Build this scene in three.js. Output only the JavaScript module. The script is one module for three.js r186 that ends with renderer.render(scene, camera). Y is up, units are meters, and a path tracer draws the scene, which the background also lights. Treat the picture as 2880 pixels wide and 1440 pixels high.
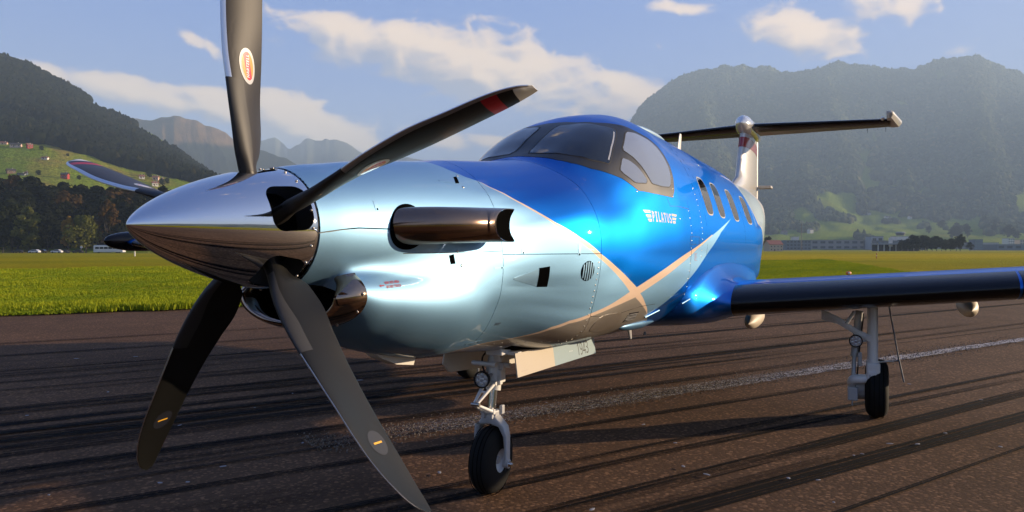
import * as THREE from 'three';
import { mergeGeometries, mergeVertices, toCreasedNormals } from 'three/addons/utils/BufferGeometryUtils.js';
import { RoundedBoxGeometry } from 'three/addons/geometries/RoundedBoxGeometry.js';
import { Brush, Evaluator, SUBTRACTION } from 'three-bvh-csg';

// ---------------------------------------------------------------- camera, sky, sun, exposure
// world: x runs aft along the aircraft from its spinner tip, y up, z to the aircraft's left; metres
const scene = new THREE.Scene();
const renderer = new THREE.WebGLRenderer({ antialias: true });
renderer.setSize(1024, 512);
renderer.toneMapping = THREE.LinearToneMapping;
renderer.toneMappingExposure = 3.9;
renderer.shadowMap.enabled = true;
const EYE = new THREE.Vector3(-1.567, 1.62, 2.285), YAW = .4739, PITCH = -.0093;
const AHEAD = new THREE.Vector3(Math.cos(YAW), 0, -Math.sin(YAW)), RIGHT = new THREE.Vector3(Math.sin(YAW), 0, Math.cos(YAW));
const camera = new THREE.PerspectiveCamera(39.53, 2, .1, 60000);
camera.position.copy(EYE);
camera.lookAt(EYE.x + AHEAD.x, EYE.y + Math.tan(PITCH), EYE.z + AHEAD.z);

const SUN_DIR = new THREE.Vector3(.635, .205, .746).normalize();
const sun = new THREE.DirectionalLight(new THREE.Color(1, .77, .52), 5.0);
sun.position.copy(SUN_DIR).multiplyScalar(120);
sun.castShadow = true; sun.shadow.radius = 1;
sun.shadow.mapSize.set(4096, 4096);
Object.assign(sun.shadow.camera, { left: -25, right: 25, top: 25, bottom: -25, near: 1, far: 300 });
scene.add(sun, sun.target);

// random numbers and noise, all seeded
function rng(seed) { let s = seed >>> 0; return () => { s = (s + 0x6D2B79F5) >>> 0; let t = Math.imul(s ^ (s >>> 15), 1 | s); t = (t + Math.imul(t ^ (t >>> 7), 61 | t)) ^ t; return ((t ^ (t >>> 14)) >>> 0) / 4294967296; }; }
function hash3(x, y, z) { let h = Math.imul(x, 374761393) ^ Math.imul(y, 668265263) ^ Math.imul(z, 2147483647 ^ 0x5bd1e995); h = Math.imul(h ^ (h >>> 13), 1274126177); return ((h ^ (h >>> 16)) >>> 0) / 4294967296; }
const fade = (t) => t * t * t * (t * (t * 6 - 15) + 10);
function noise3(x, y, z) {
  const X = Math.floor(x), Y = Math.floor(y), Z = Math.floor(z), u = fade(x - X), v = fade(y - Y), w = fade(z - Z), L = (a, b, t) => a + (b - a) * t;
  return L(L(L(hash3(X, Y, Z), hash3(X + 1, Y, Z), u), L(hash3(X, Y + 1, Z), hash3(X + 1, Y + 1, Z), u), v), L(L(hash3(X, Y, Z + 1), hash3(X + 1, Y, Z + 1), u), L(hash3(X, Y + 1, Z + 1), hash3(X + 1, Y + 1, Z + 1), u), v), w);
}
function fbm(x, y, z, oct = 5, gain = .5) { let a = .5, s = 0, n = 0; for (let i = 0; i < oct; i++) { s += a * noise3(x, y, z); n += a; a *= gain; x = x * 2.03 + 17.1; y = y * 2.03 + 3.7; z = z * 2.03 + 9.2; } return s / n; }
const clamp = (v, a = 0, b = 1) => Math.min(b, Math.max(a, v)), mix = (a, b, t) => a + (b - a) * t;
const smooth = (a, b, v) => { const t = clamp((v - a) / (b - a)); return t * t * (3 - 2 * t); };

// the sky: clear evening air with banks of cumulus. Bearings are measured from where the camera looks, to the right; both angles in degrees.
{
  const SKY = .37, W = 4096, Hh = 2048, data = new Float32Array(W * Hh * 4), deg = 180 / Math.PI;
  // [bearing, height, half width, half height, tilt (rise per degree), weight]
  const banks = [
    [-2.6, 14.3, 14, 2.9, -.19, 1.05], [-13, 16.6, 4.2, 1.7, -.28, .8], [-8.6, 16.2, 2.8, 1.9, -.1, .95], [1.8, 14.6, 3.6, 2.1, -.2, 1.05], [9.0, 12.6, 3.6, 1.6, -.22, 1.0], [-16.0, 9.5, 5.2, 2.1, -.33, 1.35], [-18.6, 10.9, 1.9, 1.5, -.1, 1.1], [-12.5, 8.2, 3.0, 1.2, -.2, .8],
    [-27, 10.9, 6, 1.1, -.15, .8], [-22.6, 10.6, 2.4, 1.5, -.1, 1.0], [-33.6, 11.9, 2.2, .8, -.2, .8], [-23.7, 14.9, 1.9, .7, -.4, .6], [-6.4, 8.8, 2.6, .9, -.12, .8], [-1.5, 8.6, 2.4, .6, -.12, .55],
    [23.3, 15.2, 4.8, 2.0, -.25, .75], [28, 16.6, 4.2, 1.6, -.1, .66], [32.7, 13.1, 2.2, .9, -.1, .62], [13, 18.2, 3.0, .7, -.1, .55], [20, 12.6, 2.4, .8, -.1, .5], [-16, 21, 4, 1, -.3, .5], [6, 10.2, 4, .8, -.15, .6],
  ];
  const inFrame = (b, e) => smooth(58, 40, Math.abs(b)) * smooth(34, 24, e);
  const body = (b, e) => {
    let d = 0;
    if (Math.abs(b) < 60 && e < 34) for (const [B, E, w, h, k, wt] of banks) { const x = (b - B) / w, y = (e - E - k * (b - B)) / h, yy = y < 0 ? y * 1.0 : y; const q = Math.exp(-(x * x) * 1.1 - yy * yy * 1.2); d = Math.max(d, q * wt); }
    return d;
  };
  const puffs = (x, y) => { let a = .5, t = 0, n = 0; for (let i = 0; i < 6; i++) { t += a * (1 - Math.abs(2 * noise3(x, y, 3.3 + i) - 1)); n += a; a *= .58; const q = x * 1.9 + y * .35 + 11.3; y = y * 1.95 - x * .3 + 4.1; x = q; } return t / n; };
  const density = (b, e) => {
    const far = inFrame(b, e), wx = (noise3(b * .5, e * .6, 9.1) - .5) * 1.2, wy = (noise3(b * .5, e * .6, 4.4) - .5) * .8;
    const n = puffs(b / 3.4 + 40 + wx * .4, e / 2.1 + 7 + wy * .4), wisp = fbm(b / 7, e / 2.6, 1.1, 4);
    const open = (fbm(b / 15 + 9, e / 8 + 2, 7.7, 4) - .80) * 2.4;         // scattered cloud elsewhere
    const d = mix(open, body(b, e) * 1.25 - .40, far);
    return d + (n - .60) * 1.15 + (wisp - .5) * .75;
  };
  const T = new THREE.Vector3(), sunB = Math.atan2(SUN_DIR.dot(RIGHT), SUN_DIR.dot(AHEAD));
  for (let j = 0; j < Hh; j++) for (let i = 0; i < W; i++) {
    const e = (j + .5) / Hh * 180 - 90, a = ((i + .5) / W - .5) * 2 * Math.PI, k = (j * W + i) * 4;
    const el = Math.max(e, 0), ce = Math.cos(el / deg);
    T.set(Math.cos(a) * ce, Math.sin(el / deg), Math.sin(a) * ce);
    const br = Math.atan2(T.dot(RIGHT), T.dot(AHEAD)) * deg, cs = T.dot(SUN_DIR);
    // clear air
    const up = Math.sin(el / deg), t1 = 1 - Math.exp(-up * 5.2), t2 = smooth(.15, 1, up);
    let r = mix(mix(.27, .022, t1), .012, t2), g = mix(mix(.39, .145, t1), .07, t2), b = mix(mix(.61, .55, t1), .30, t2);
    const glow = Math.pow(clamp((cs + 1) / 2), 6) * (.5 + .5 * (1 - t2));
    r += glow * .34; g += glow * .33; b += glow * .26;
    // cloud
    if (e > 0 && el < 89) {
      const d = density(br, el), cover = smooth(.01, .40, d) * smooth(0, 3, el);
      if (cover > .002) {
        const side = Math.sign(Math.sin(sunB - br / deg)) || 1, d2 = density(br + side * .7, el + .55), d3 = density(br + side * 2.2, el + 1.7);
        const lit = clamp(.46 + (d - d2) * .95 + (d - d3) * .55), thick = smooth(.06, .8, d);
        const R = mix(.29, .90, lit), G = mix(.30, .68, lit), B = mix(.40, .50, lit);
        const o = cover * mix(.66, .97, thick), w = 1 + glow * .5;
        r = mix(r, R * w, o); g = mix(g, G * w, o); b = mix(b, B * w, o);
      }
    }
    data[k] = r * SKY; data[k + 1] = g * SKY; data[k + 2] = b * SKY; data[k + 3] = 1;
  }
  const sky = new THREE.DataTexture(data, W, Hh, THREE.RGBAFormat, THREE.FloatType);
  sky.mapping = THREE.EquirectangularReflectionMapping; sky.magFilter = sky.minFilter = THREE.LinearFilter; sky.wrapS = THREE.RepeatWrapping; sky.needsUpdate = true;
  scene.background = sky; scene.environment = sky;
}
scene.fog = new THREE.FogExp2(new THREE.Color(.56, .78, 1), .00018);

// ---------------------------------------------------------------- helpers
const taken = new Map();
function numbered(name) { const n = taken.get(name) || 0; taken.set(name, n + 1); return n ? `${name}_${String(n).padStart(3, '0')}` : name; }
function tag(o, label, category, group) { o.userData.label = label; if (category) o.userData.category = category; if (group) o.userData.group = group; return o; }
function thing(name, label, category, p = [0, 0, 0], turn = 0, group) { const o = new THREE.Group(); o.name = numbered(name); o.position.set(...p); o.rotation.y = turn; tag(o, label, category, group); scene.add(o); return o; }
function part(parent, name, geometry, material, label) {
  const g = Array.isArray(geometry) ? join(geometry) : geometry, m = new THREE.Mesh(g, material);
  m.name = name; m.castShadow = m.receiveShadow = true; if (label) m.userData.label = label; parent.add(m); return m;
}
function structure(name, geometry, material, kind = 'structure') { const m = part(scene, numbered(name), geometry, material); m.userData.kind = kind; return m; }
function join(list) {
  const l = list.map((g) => { const q = g.index ? g.toNonIndexed() : g.clone(); for (const k of Object.keys(q.attributes)) if (!['position', 'normal', 'uv'].includes(k)) q.deleteAttribute(k); if (!q.attributes.uv) q.setAttribute('uv', new THREE.Float32BufferAttribute(new Float32Array(q.attributes.position.count * 2), 2)); return q; });
  return l.length === 1 ? l[0] : mergeGeometries(l);
}
const V = (x, y, z) => new THREE.Vector3(x, y, z);
function boxAt(x, y, z, w, h, d, r = 0, turn) { const g = r ? new RoundedBoxGeometry(w, h, d, 2, r) : new THREE.BoxGeometry(w, h, d); if (turn) g.applyMatrix4(new THREE.Matrix4().makeRotationFromEuler(new THREE.Euler(...turn))); g.translate(x, y, z); return g; }
function rod(a, b, r0, r1 = r0, n = 16) {                     // a capped, tapered bar between two points
  const A = V(...a), B = V(...b), d = B.clone().sub(A), g = new THREE.CylinderGeometry(r1, r0, d.length(), n);
  g.translate(0, d.length() / 2, 0); g.applyQuaternion(new THREE.Quaternion().setFromUnitVectors(V(0, 1, 0), d.normalize())); g.translate(...a); return g;
}
function pipe(pts, r, n = 40, m = 14) { return new THREE.TubeGeometry(new THREE.CatmullRomCurve3(pts.map((p) => V(...p))), n, r, m); }
function mesh(pos, idx, uv, nor) { if (nor) for (let i = 0; i < idx.length; i += 3) { const [a, b, c] = [idx[i] * 3, idx[i + 1] * 3, idx[i + 2] * 3], ux = pos[b] - pos[a], uy = pos[b + 1] - pos[a + 1], uz = pos[b + 2] - pos[a + 2], vx = pos[c] - pos[a], vy = pos[c + 1] - pos[a + 1], vz = pos[c + 2] - pos[a + 2]; if ((uy * vz - uz * vy) * nor[a] + (uz * vx - ux * vz) * nor[a + 1] + (ux * vy - uy * vx) * nor[a + 2] < 0) [idx[i + 1], idx[i + 2]] = [idx[i + 2], idx[i + 1]]; } const g = new THREE.BufferGeometry(); g.setAttribute('position', new THREE.Float32BufferAttribute(pos, 3)); if (uv) g.setAttribute('uv', new THREE.Float32BufferAttribute(uv, 2)); g.setIndex(idx); if (nor) g.setAttribute('normal', new THREE.Float32BufferAttribute(nor, 3)); else g.computeVertexNormals(); return g; }
function loftLoops(loops, closed = true, caps = true) {       // skin through rings with the same number of points; smooth along and around
  const n = loops[0].length, pos = [], uv = [], idx = [];
  loops.forEach((l, j) => l.forEach((p, i) => { pos.push(...p); uv.push(i / n, j / (loops.length - 1)); }));
  for (let j = 0; j + 1 < loops.length; j++) for (let i = 0; i < (closed ? n : n - 1); i++) { const a = j * n + i, b = j * n + (i + 1) % n; idx.push(a, b, a + n, b, b + n, a + n); }
  const g = mesh(pos, idx, uv); const out = [g];
  if (caps && closed) for (const [l, flip] of [[loops[0], true], [loops[loops.length - 1], false]]) {
    const c = l.reduce((s, p) => [s[0] + p[0] / n, s[1] + p[1] / n, s[2] + p[2] / n], [0, 0, 0]), P = [...c], I = [];
    l.forEach((p) => P.push(...p)); for (let i = 0; i < n; i++) { const a = 1 + i, b = 1 + (i + 1) % n; flip ? I.push(0, b, a) : I.push(0, a, b); }
    out.push(mesh(P, I, new Array(P.length / 3 * 2).fill(0)));
  }
  return out.length > 1 ? join(out) : g;
}
function mirrorZ(g) { const q = g.clone(); q.scale(1, 1, -1); if (q.index) { const a = q.index.array; for (let i = 0; i < a.length; i += 3) [a[i], a[i + 1]] = [a[i + 1], a[i]]; } else for (const k of Object.keys(q.attributes)) { const at = q.attributes[k], s = at.itemSize; for (let i = 0; i < at.count; i += 3) for (let c = 0; c < s; c++) { const t = at.array[i * s + c]; at.array[i * s + c] = at.array[(i + 1) * s + c]; at.array[(i + 1) * s + c] = t; } } return q; }
function canvas(w, h) { const c = document.createElement('canvas'); c.width = w; c.height = h; return [c, c.getContext('2d')]; }
function canvasTexture(c, srgb = true) { const t = new THREE.CanvasTexture(c); if (srgb) t.colorSpace = THREE.SRGBColorSpace; t.anisotropy = 8; return t; }
const lin = (r, g, b) => new THREE.Color().setRGB(r, g, b);
const css = (r, g, b) => `#${lin(r, g, b).getHexString()}`;
const std = (c, roughness = .6, metalness = 0, more = {}) => new THREE.MeshStandardMaterial({ color: c, roughness, metalness, ...more });
const phy = (c, roughness, metalness, more = {}) => new THREE.MeshPhysicalMaterial({ color: c, roughness, metalness, ...more });
// ---------------------------------------------------------------- fuselage surface: r(x, angle) about a centre line
const PI = Math.PI;
function pchip(xs, ys) {                                   // monotone cubic interpolation
  const n = xs.length, h = [], dl = [], m = new Array(n).fill(0);
  for (let i = 0; i < n - 1; i++) { h[i] = xs[i + 1] - xs[i]; dl[i] = (ys[i + 1] - ys[i]) / h[i]; }
  for (let i = 1; i < n - 1; i++) if (dl[i - 1] * dl[i] > 0) {
    const a = 2 * h[i] + h[i - 1], b = h[i] + 2 * h[i - 1];
    m[i] = (a + b) / (a / dl[i - 1] + b / dl[i]);
  }
  m[0] = n > 2 ? dl[0] : dl[0]; m[n - 1] = dl[n - 2];
  return (x) => {
    if (x <= xs[0]) return ys[0];
    if (x >= xs[n - 1]) return ys[n - 1];
    let a = 0, b = n - 1;
    while (b - a > 1) { const c = (a + b) >> 1; if (xs[c] <= x) a = c; else b = c; }
    const t = (x - xs[a]) / h[a], t2 = t * t, t3 = t2 * t;
    return (2 * t3 - 3 * t2 + 1) * ys[a] + (t3 - 2 * t2 + t) * h[a] * m[a] + (3 * t2 - 2 * t3) * ys[b] + (t3 - t2) * h[a] * m[b];
  };
}
const NT = 128;
const shaftY = 1.705;
function fromProfile(yc, pts) {                            // port profile, top to bottom, as [y, z]
  const a = [], r = [];
  for (const [y, z] of pts) { a.push(Math.atan2(z, y - yc)); r.push(Math.hypot(z, y - yc)); }
  a[0] = 0; a[a.length - 1] = PI;
  const A = [-a[1], ...a, 2 * PI - a[a.length - 2]], R = [r[1], ...r, r[r.length - 2]];
  const f = pchip(A, R), out = [];
  for (let i = 0; i <= NT; i++) out.push(f(i / NT * PI));
  return out;
}
function fromUnion(yc, e1, e2, k) {                        // smooth union of two ellipses [centre y, half width, half height]
  const out = [], d = (e, y, z) => (Math.hypot(z / e[1], (y - e[0]) / e[2]) - 1) * Math.min(e[1], e[2]);
  for (let i = 0; i <= NT; i++) {
    const c = Math.cos(i / NT * PI), s = Math.sin(i / NT * PI);
    let lo = 0.02, hi = 1.2;
    for (let q = 0; q < 40; q++) {
      const r = (lo + hi) / 2, p = d(e1, yc + r * c, r * s), g = d(e2, yc + r * c, r * s), w = Math.max(k - Math.abs(p - g), 0) / k;
      if (Math.min(p, g) - w * w * k / 4 < 0) lo = r; else hi = r;
    }
    out.push(lo);
  }
  return out;
}
const ringBase = (top, hw, bot, yw) => [[top, 0], [top - .02, hw * .2], [top - .078, hw * .385], [top - .18, hw * .56], [top - .33, hw * .72], [top - .51, hw * .843], [top - .74, hw * .94], [yw + .25, hw * .992], [yw, hw], [yw - .25, hw * .98], [yw - .45, hw * .93], [bot + .205, hw * .823], [bot + .075, hw * .58], [bot + .018, hw * .27], [bot, 0]];
const ovalBase = (top, hw, bot) => { const c = (top + bot) / 2, b = (top - bot) / 2, o = []; for (let i = 0; i <= 12; i++) { const a = i / 12 * PI, e = .9; o.push([c + b * Math.sign(Math.cos(a)) * Math.abs(Math.cos(a)) ** e, hw * Math.sin(a) ** e]); } return o; };
const ST = [
  [.662, 1.52, fromUnion(1.52, [shaftY, .262, .262], [1.55, .1, .1], .01)],
  [.79, 1.52, fromUnion(1.52, [shaftY, .289, .287], [1.50, .1, .1], .01)],
  [.86, 1.52, fromUnion(1.52, [shaftY, .300, .298], [1.42, .335, .150], .05)],
  [1.1, 1.53, fromUnion(1.53, [1.70, .330, .340], [1.385, .366, .225], .07)],
  [1.4, 1.54, fromUnion(1.54, [1.685, .362, .392], [1.365, .397, .292], .11)],
  [1.66, 1.545, fromUnion(1.545, [1.66, .398, .446], [1.345, .416, .318], .17)],
  [1.93, 1.55, fromProfile(1.55, [[2.14, 0], [2.106, .12], [2.063, .2], [2.026, .253], [1.984, .293], [1.933, .337], [1.876, .369], [1.74, .415], [1.604, .434], [1.516, .438], [1.438, .432], [1.36, .417], [1.293, .39], [1.225, .357], [1.155, .311], [1.072, .216], [1.025, .11], [1.008, 0]])],
  [2.82, 1.6, fromProfile(1.6, [[2.245, 0], [2.228, .12], [2.196, .24], [2.145, .36], [2.088, .46], [2.02, .545], [1.926, .613], [1.84, .655], [1.737, .682], [1.652, .69], [1.562, .688], [1.446, .675], [1.343, .655], [1.238, .628], [1.133, .595], [1.063, .55], [.985, .4], [.945, .22], [.932, 0]])],
  [3.05, 1.62, fromProfile(1.62, [[2.325, 0], [2.32, .15], [2.30, .28], [2.24, .4], [2.14, .5], [2.03, .585], [1.93, .645], [1.8, .7], [1.65, .722], [1.5, .715], [1.3, .685], [1.13, .63], [1.05, .57], [.98, .42], [.93, .2], [.918, 0]])],
  [3.3, 1.65, fromProfile(1.65, [[2.465, 0], [2.46, .15], [2.435, .3], [2.385, .42], [2.27, .53], [2.11, .62], [1.93, .695], [1.75, .745], [1.6, .755], [1.4, .74], [1.2, .69], [1.07, .61], [.98, .45], [.925, .22], [.91, 0]])],
  [3.6, 1.68, fromProfile(1.68, [[2.61, 0], [2.6, .15], [2.58, .3], [2.53, .43], [2.41, .56], [2.24, .655], [2.03, .73], [1.8, .78], [1.6, .79], [1.4, .775], [1.2, .72], [1.06, .63], [.975, .46], [.92, .22], [.902, 0]])],
  [3.95, 1.7, fromProfile(1.7, [[2.73, 0], [2.72, .15], [2.69, .3], [2.635, .44], [2.51, .585], [2.33, .69], [2.1, .765], [1.85, .81], [1.6, .82], [1.4, .805], [1.2, .745], [1.06, .65], [.97, .48], [.91, .23], [.895, 0]])],
  [4.4, 1.72, fromProfile(1.72, [[2.805, 0], [2.795, .15], [2.755, .3], [2.68, .45], [2.54, .605], [2.36, .71], [2.13, .79], [1.88, .84], [1.6, .85], [1.4, .83], [1.2, .77], [1.06, .67], [.965, .5], [.905, .24], [.888, 0]])],
  [5.2, 1.72, fromProfile(1.72, ringBase(2.82, .862, .885, 1.62))],
  [6.5, 1.72, fromProfile(1.72, ringBase(2.8, .865, .88, 1.62))],
  [8.2, 1.72, fromProfile(1.72, ringBase(2.775, .85, .9, 1.62))],
  [9.2, 1.78, fromProfile(1.78, ringBase(2.72, .79, .98, 1.66))],
  [10.2, 1.95, fromProfile(1.95, ovalBase(2.70, .70, 1.13))],
  [11.2, 2.1, fromProfile(2.1, ovalBase(2.68, .58, 1.42))],
  [12.2, 2.25, fromProfile(2.25, ovalBase(2.66, .44, 1.74))],
  [13.2, 2.38, fromProfile(2.38, ovalBase(2.62, .29, 2.05))],
  [14.1, 2.46, fromProfile(2.46, ovalBase(2.56, .12, 2.3))],
];
const FX = ST.map((s) => s[0]), fYc = pchip(FX, ST.map((s) => s[1])), fR = [];
for (let i = 0; i <= NT; i++) fR.push(pchip(FX, ST.map((s) => s[2][i])));
function fRad(x, th) {
  const a = Math.min(Math.abs(th), PI) / PI * NT, i = Math.min(Math.floor(a), NT - 1), t = a - i;
  // cubic across the angle keeps reflections smooth
  const g = (k) => fR[k < 0 ? -k : k > NT ? 2 * NT - k : k](x), p0 = g(i - 1), p1 = g(i), p2 = g(i + 1), p3 = g(i + 2);
  return p1 + .5 * t * (p2 - p0 + t * (2 * p0 - 5 * p1 + 4 * p2 - p3 + t * (3 * (p1 - p2) + p3 - p0)));
}
function fPos(x, th, off = 0) {
  const at = (X, T) => { const r = fRad(X, T); return [X, fYc(X) + r * Math.cos(T), r * Math.sin(T)]; };
  const p = at(x, th);
  if (!off) return p;
  const n = fNor(x, th);
  return [p[0] + n[0] * off, p[1] + n[1] * off, p[2] + n[2] * off];
}
function fNor(x, th) {
  const e = .004, at = (X, T) => { let q = T; if (q > PI) q -= 2 * PI; const r = fRad(X, q); return [X, fYc(X) + r * Math.cos(T), r * Math.sin(T)]; };
  const xa = Math.max(x - e, FX[0]), xb = Math.min(x + e, FX[FX.length - 1]);
  const a = at(xa, th), b = at(xb, th), c = at(x, th - e), d = at(x, th + e);
  const u = [b[0] - a[0], b[1] - a[1], b[2] - a[2]], v = [d[0] - c[0], d[1] - c[1], d[2] - c[2]];
  const n = [v[1] * u[2] - v[2] * u[1], v[2] * u[0] - v[0] * u[2], v[0] * u[1] - v[1] * u[0]], l = Math.hypot(...n);
  const s = (n[1] * Math.cos(th) + n[2] * Math.sin(th)) < 0 ? -1 : 1;
  return n.map((q) => q / l * s);
}
function thetaAtY(x, y) {                                  // angle (port) at which the skin stands at height y
  let lo = .02, hi = PI - .02;
  for (let q = 0; q < 40; q++) { const m = (lo + hi) / 2; if (fPos(x, m)[1] > y) lo = m; else hi = m; }
  return lo;
}
// ---------------------------------------------------------------- paints and metals
const COL = { ice: [.22, .40, .58], blue: [.001, .125, .50], line: [.80, .58, .40], belly: [.44, .39, .33], tail: [.60, .59, .56] };
const coat = { clearcoat: .7, clearcoatRoughness: .025 };
const M = {
  ice: phy(lin(...COL.ice), .48, .8, coat), blue: phy(lin(...COL.blue), .40, .9, { ...coat, clearcoat: .5, specularColor: lin(.35, .62, 1) }), tailWhite: phy(lin(...COL.tail), .35, .1, coat),
  chrome: std(lin(.78, .76, .75), .035, 1), bronze: std(lin(.27, .18, .13), .16, 1), lipMetal: std(lin(.36, .26, .19), .09, 1), dark: phy(lin(.003, .003, .003), .9, 0, { specularIntensity: 0 }), rubber: std(lin(.012, .012, .012), .72), tyre: phy(lin(.007, .0068, .0065), .8, 0, { specularIntensity: .5 }),
  boot: phy(lin(.003, .003, .004), .20, 0, { specularIntensity: .7 }), frame: phy(lin(.0075, .0075, .009), .42, 0), glass: phy(lin(.006, .008, .012), .03, 0, { ior: 1.6, specularIntensity: 1 }),
  glassSide: phy(lin(.27, .30, .35), .05, .15, { ior: 1.9 }), blind: phy(lin(.16, .15, .135), .12, 0, { ior: 1.6 }), rim: phy(lin(.62, .62, .62), .35, .1), gearWhite: phy(lin(.78, .77, .74), .38, 0, { clearcoat: .5, clearcoatRoughness: .2 }), gearGrey: phy(lin(.46, .46, .46), .42, .1), steel: std(lin(.6, .6, .6), .14, 1), bolt: std(lin(.55, .52, .48), .3, 1),
  cream: phy(lin(.56, .48, .37), .5, 0), palePanel: phy(lin(.40, .56, .60), .38, .2, coat), red: phy(lin(.32, .012, .016), .35, 0, coat), lampGlass: phy(lin(.55, .56, .58), .12, .2, { clearcoat: 1 }), blade: std(lin(.085, .082, .08), .5), nickel: std(lin(.62, .63, .66), .3, 1), bladeBoot: std(lin(.022, .021, .021), .55), yellow: std(lin(.80, .42, .03), .5), antenna: phy(lin(.66, .62, .55), .45, 0),
};
M.dark.side = M.glass.side = M.glassSide.side = THREE.DoubleSide;
M.bronze.side = M.lipMetal.side = THREE.DoubleSide;

// ---------------------------------------------------------------- fuselage skins, painted by regions given as [x, angle from the top]
const cssOf = css;
const PAINT = {
  blueTop: [[1.60, 0], [1.655, .07], [1.69, .2], [1.745, .36], [1.836, .48], [1.954, .555], [2.01, .63], [2.1, .741], [2.195, .886], [2.302, 1.049], [2.4, 1.196], [2.509, 1.309], [2.596, 1.399], [2.824, 1.59], [3.079, 1.756], [3.267, 1.886], [3.41, 1.973]],
  blueLow: [[1.95, .556], [2.004, .638], [2.094, .755], [2.186, .903], [2.297, 1.071], [2.395, 1.224], [2.505, 1.348], [2.596, 1.45], [2.79, 1.618], [3.044, 1.795], [3.3, 1.998]],
  down1: [[3.419, 2.063], [3.568, 2.136], [3.729, 2.21], [3.863, 2.276]], down2: [[3.489, 2.032], [3.576, 2.086], [3.656, 2.139], [3.76, 2.2], [3.863, 2.276]],
  up: [[1.6, 3.0], [1.951, 2.768], [2.051, 2.718], [2.234, 2.622], [2.327, 2.524], [2.404, 2.428], [2.486, 2.315], [2.616, 2.222], [2.821, 2.143], [3.05, 2.078], [3.3, 1.998], [3.429, 1.965], [3.817, 1.869], [4.416, 1.737], [4.885, 1.64], [5.434, 1.521], [6.574, 1.289]],
  low: [[1.6, 3.02], [2.1, 2.705], [2.243, 2.623], [2.331, 2.54], [2.418, 2.445], [2.495, 2.345], [2.62, 2.252], [2.851, 2.165], [3.081, 2.112], [3.419, 2.062], [3.501, 2.033], [3.841, 1.946], [4.46, 1.79], [4.89, 1.665], [5.434, 1.53], [6.574, 1.289]],
  slow: [[6.574, 1.289], [5.872, 1.484], [5.231, 1.741], [4.671, 1.963], [4.407, 2.071], [4.116, 2.194], [3.863, 2.276]],
  tail: [[7.9, 0], [8.15, .35], [8.6, .75], [9.0, 1.02], [9.3, 1.3], [9.6, 1.62], [10.2, 2.1], [11, 2.6], [11.6, 3.1416]],
};
function livery(x0, x1, W, H, metal) {
  // metal: the same regions as roughness (green) and metalness (blue)
  const css = metal ? (r, g, b) => { const k = [COL.ice, COL.blue, COL.belly].findIndex((c) => c[0] === r && c[1] === g && c[2] === b); return ['rgb(0,140,205)', 'rgb(0,112,240)', 'rgb(0,110,180)'][k] || 'rgb(0,115,40)'; } : cssOf;
  const [c, g] = canvas(W, H), X = (x) => (x - x0) / (x1 - x0) * W, Y = (t) => t / PI * H;
  const fill = (pts, col) => { g.fillStyle = col; g.beginPath(); pts.forEach(([x, t], i) => (i ? g.lineTo(X(x), Y(t)) : g.moveTo(X(x), Y(t)))); g.closePath(); g.fill(); };
  const P = PAINT, upTo = (l, x) => l.filter((p) => p[0] <= x + 1e-6), from = (l, x) => l.filter((p) => p[0] >= x - 1e-6);
  g.fillStyle = css(...COL.blue); g.fillRect(0, 0, W, H);
  const back = [...P.up].reverse();
  fill([[0, 0], ...P.blueTop, ...back.filter((p) => p[0] <= 3.429), [1.2, PI], [0, PI]], css(...COL.ice));
  fill([...P.low.filter((p) => p[0] <= 3.43), ...P.down1, [4.0, 2.36], [4.3, 2.6], [4.5, PI], [1.3, PI]], css(...COL.belly));
  fill([...P.low.filter((p) => p[0] >= 3.5), ...P.slow, ...[...P.down2].reverse()], css(...COL.ice));
  fill([...P.blueTop.filter((p) => p[0] >= 1.95), ...[...P.blueLow].reverse()], css(...COL.line));
  fill([...P.up.filter((p) => p[0] <= 5.5), ...[...P.low].reverse().filter((p) => p[0] <= 5.5)], css(...COL.line));
  fill([...P.down1, ...[...P.down2].reverse()], css(...COL.line));
  fill([...P.tail, [16, PI], [16, 0]], css(.36, .45, .47));
  const shift = (d) => P.tail.map(([x, t]) => [x + d, t]);
  fill([...shift(0), ...shift(.09).reverse()], css(.58, .53, .45));
  fill([...shift(1.5), [17, PI], [17, 0]], css(...COL.tail));
  return canvasTexture(c, !metal);
}
const skinMaterial = (x0, x1, w = 2048, h = 2048) => { const mr = livery(x0, x1, w / 4, h / 4, true); return phy(lin(1, 1, 1), 1, 1, { map: livery(x0, x1, w, h), roughnessMap: mr, metalnessMap: mr, ...coat, clearcoat: x0 > 2 ? .4 : .6, specularColor: lin(.35, .62, 1) }); };
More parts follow.
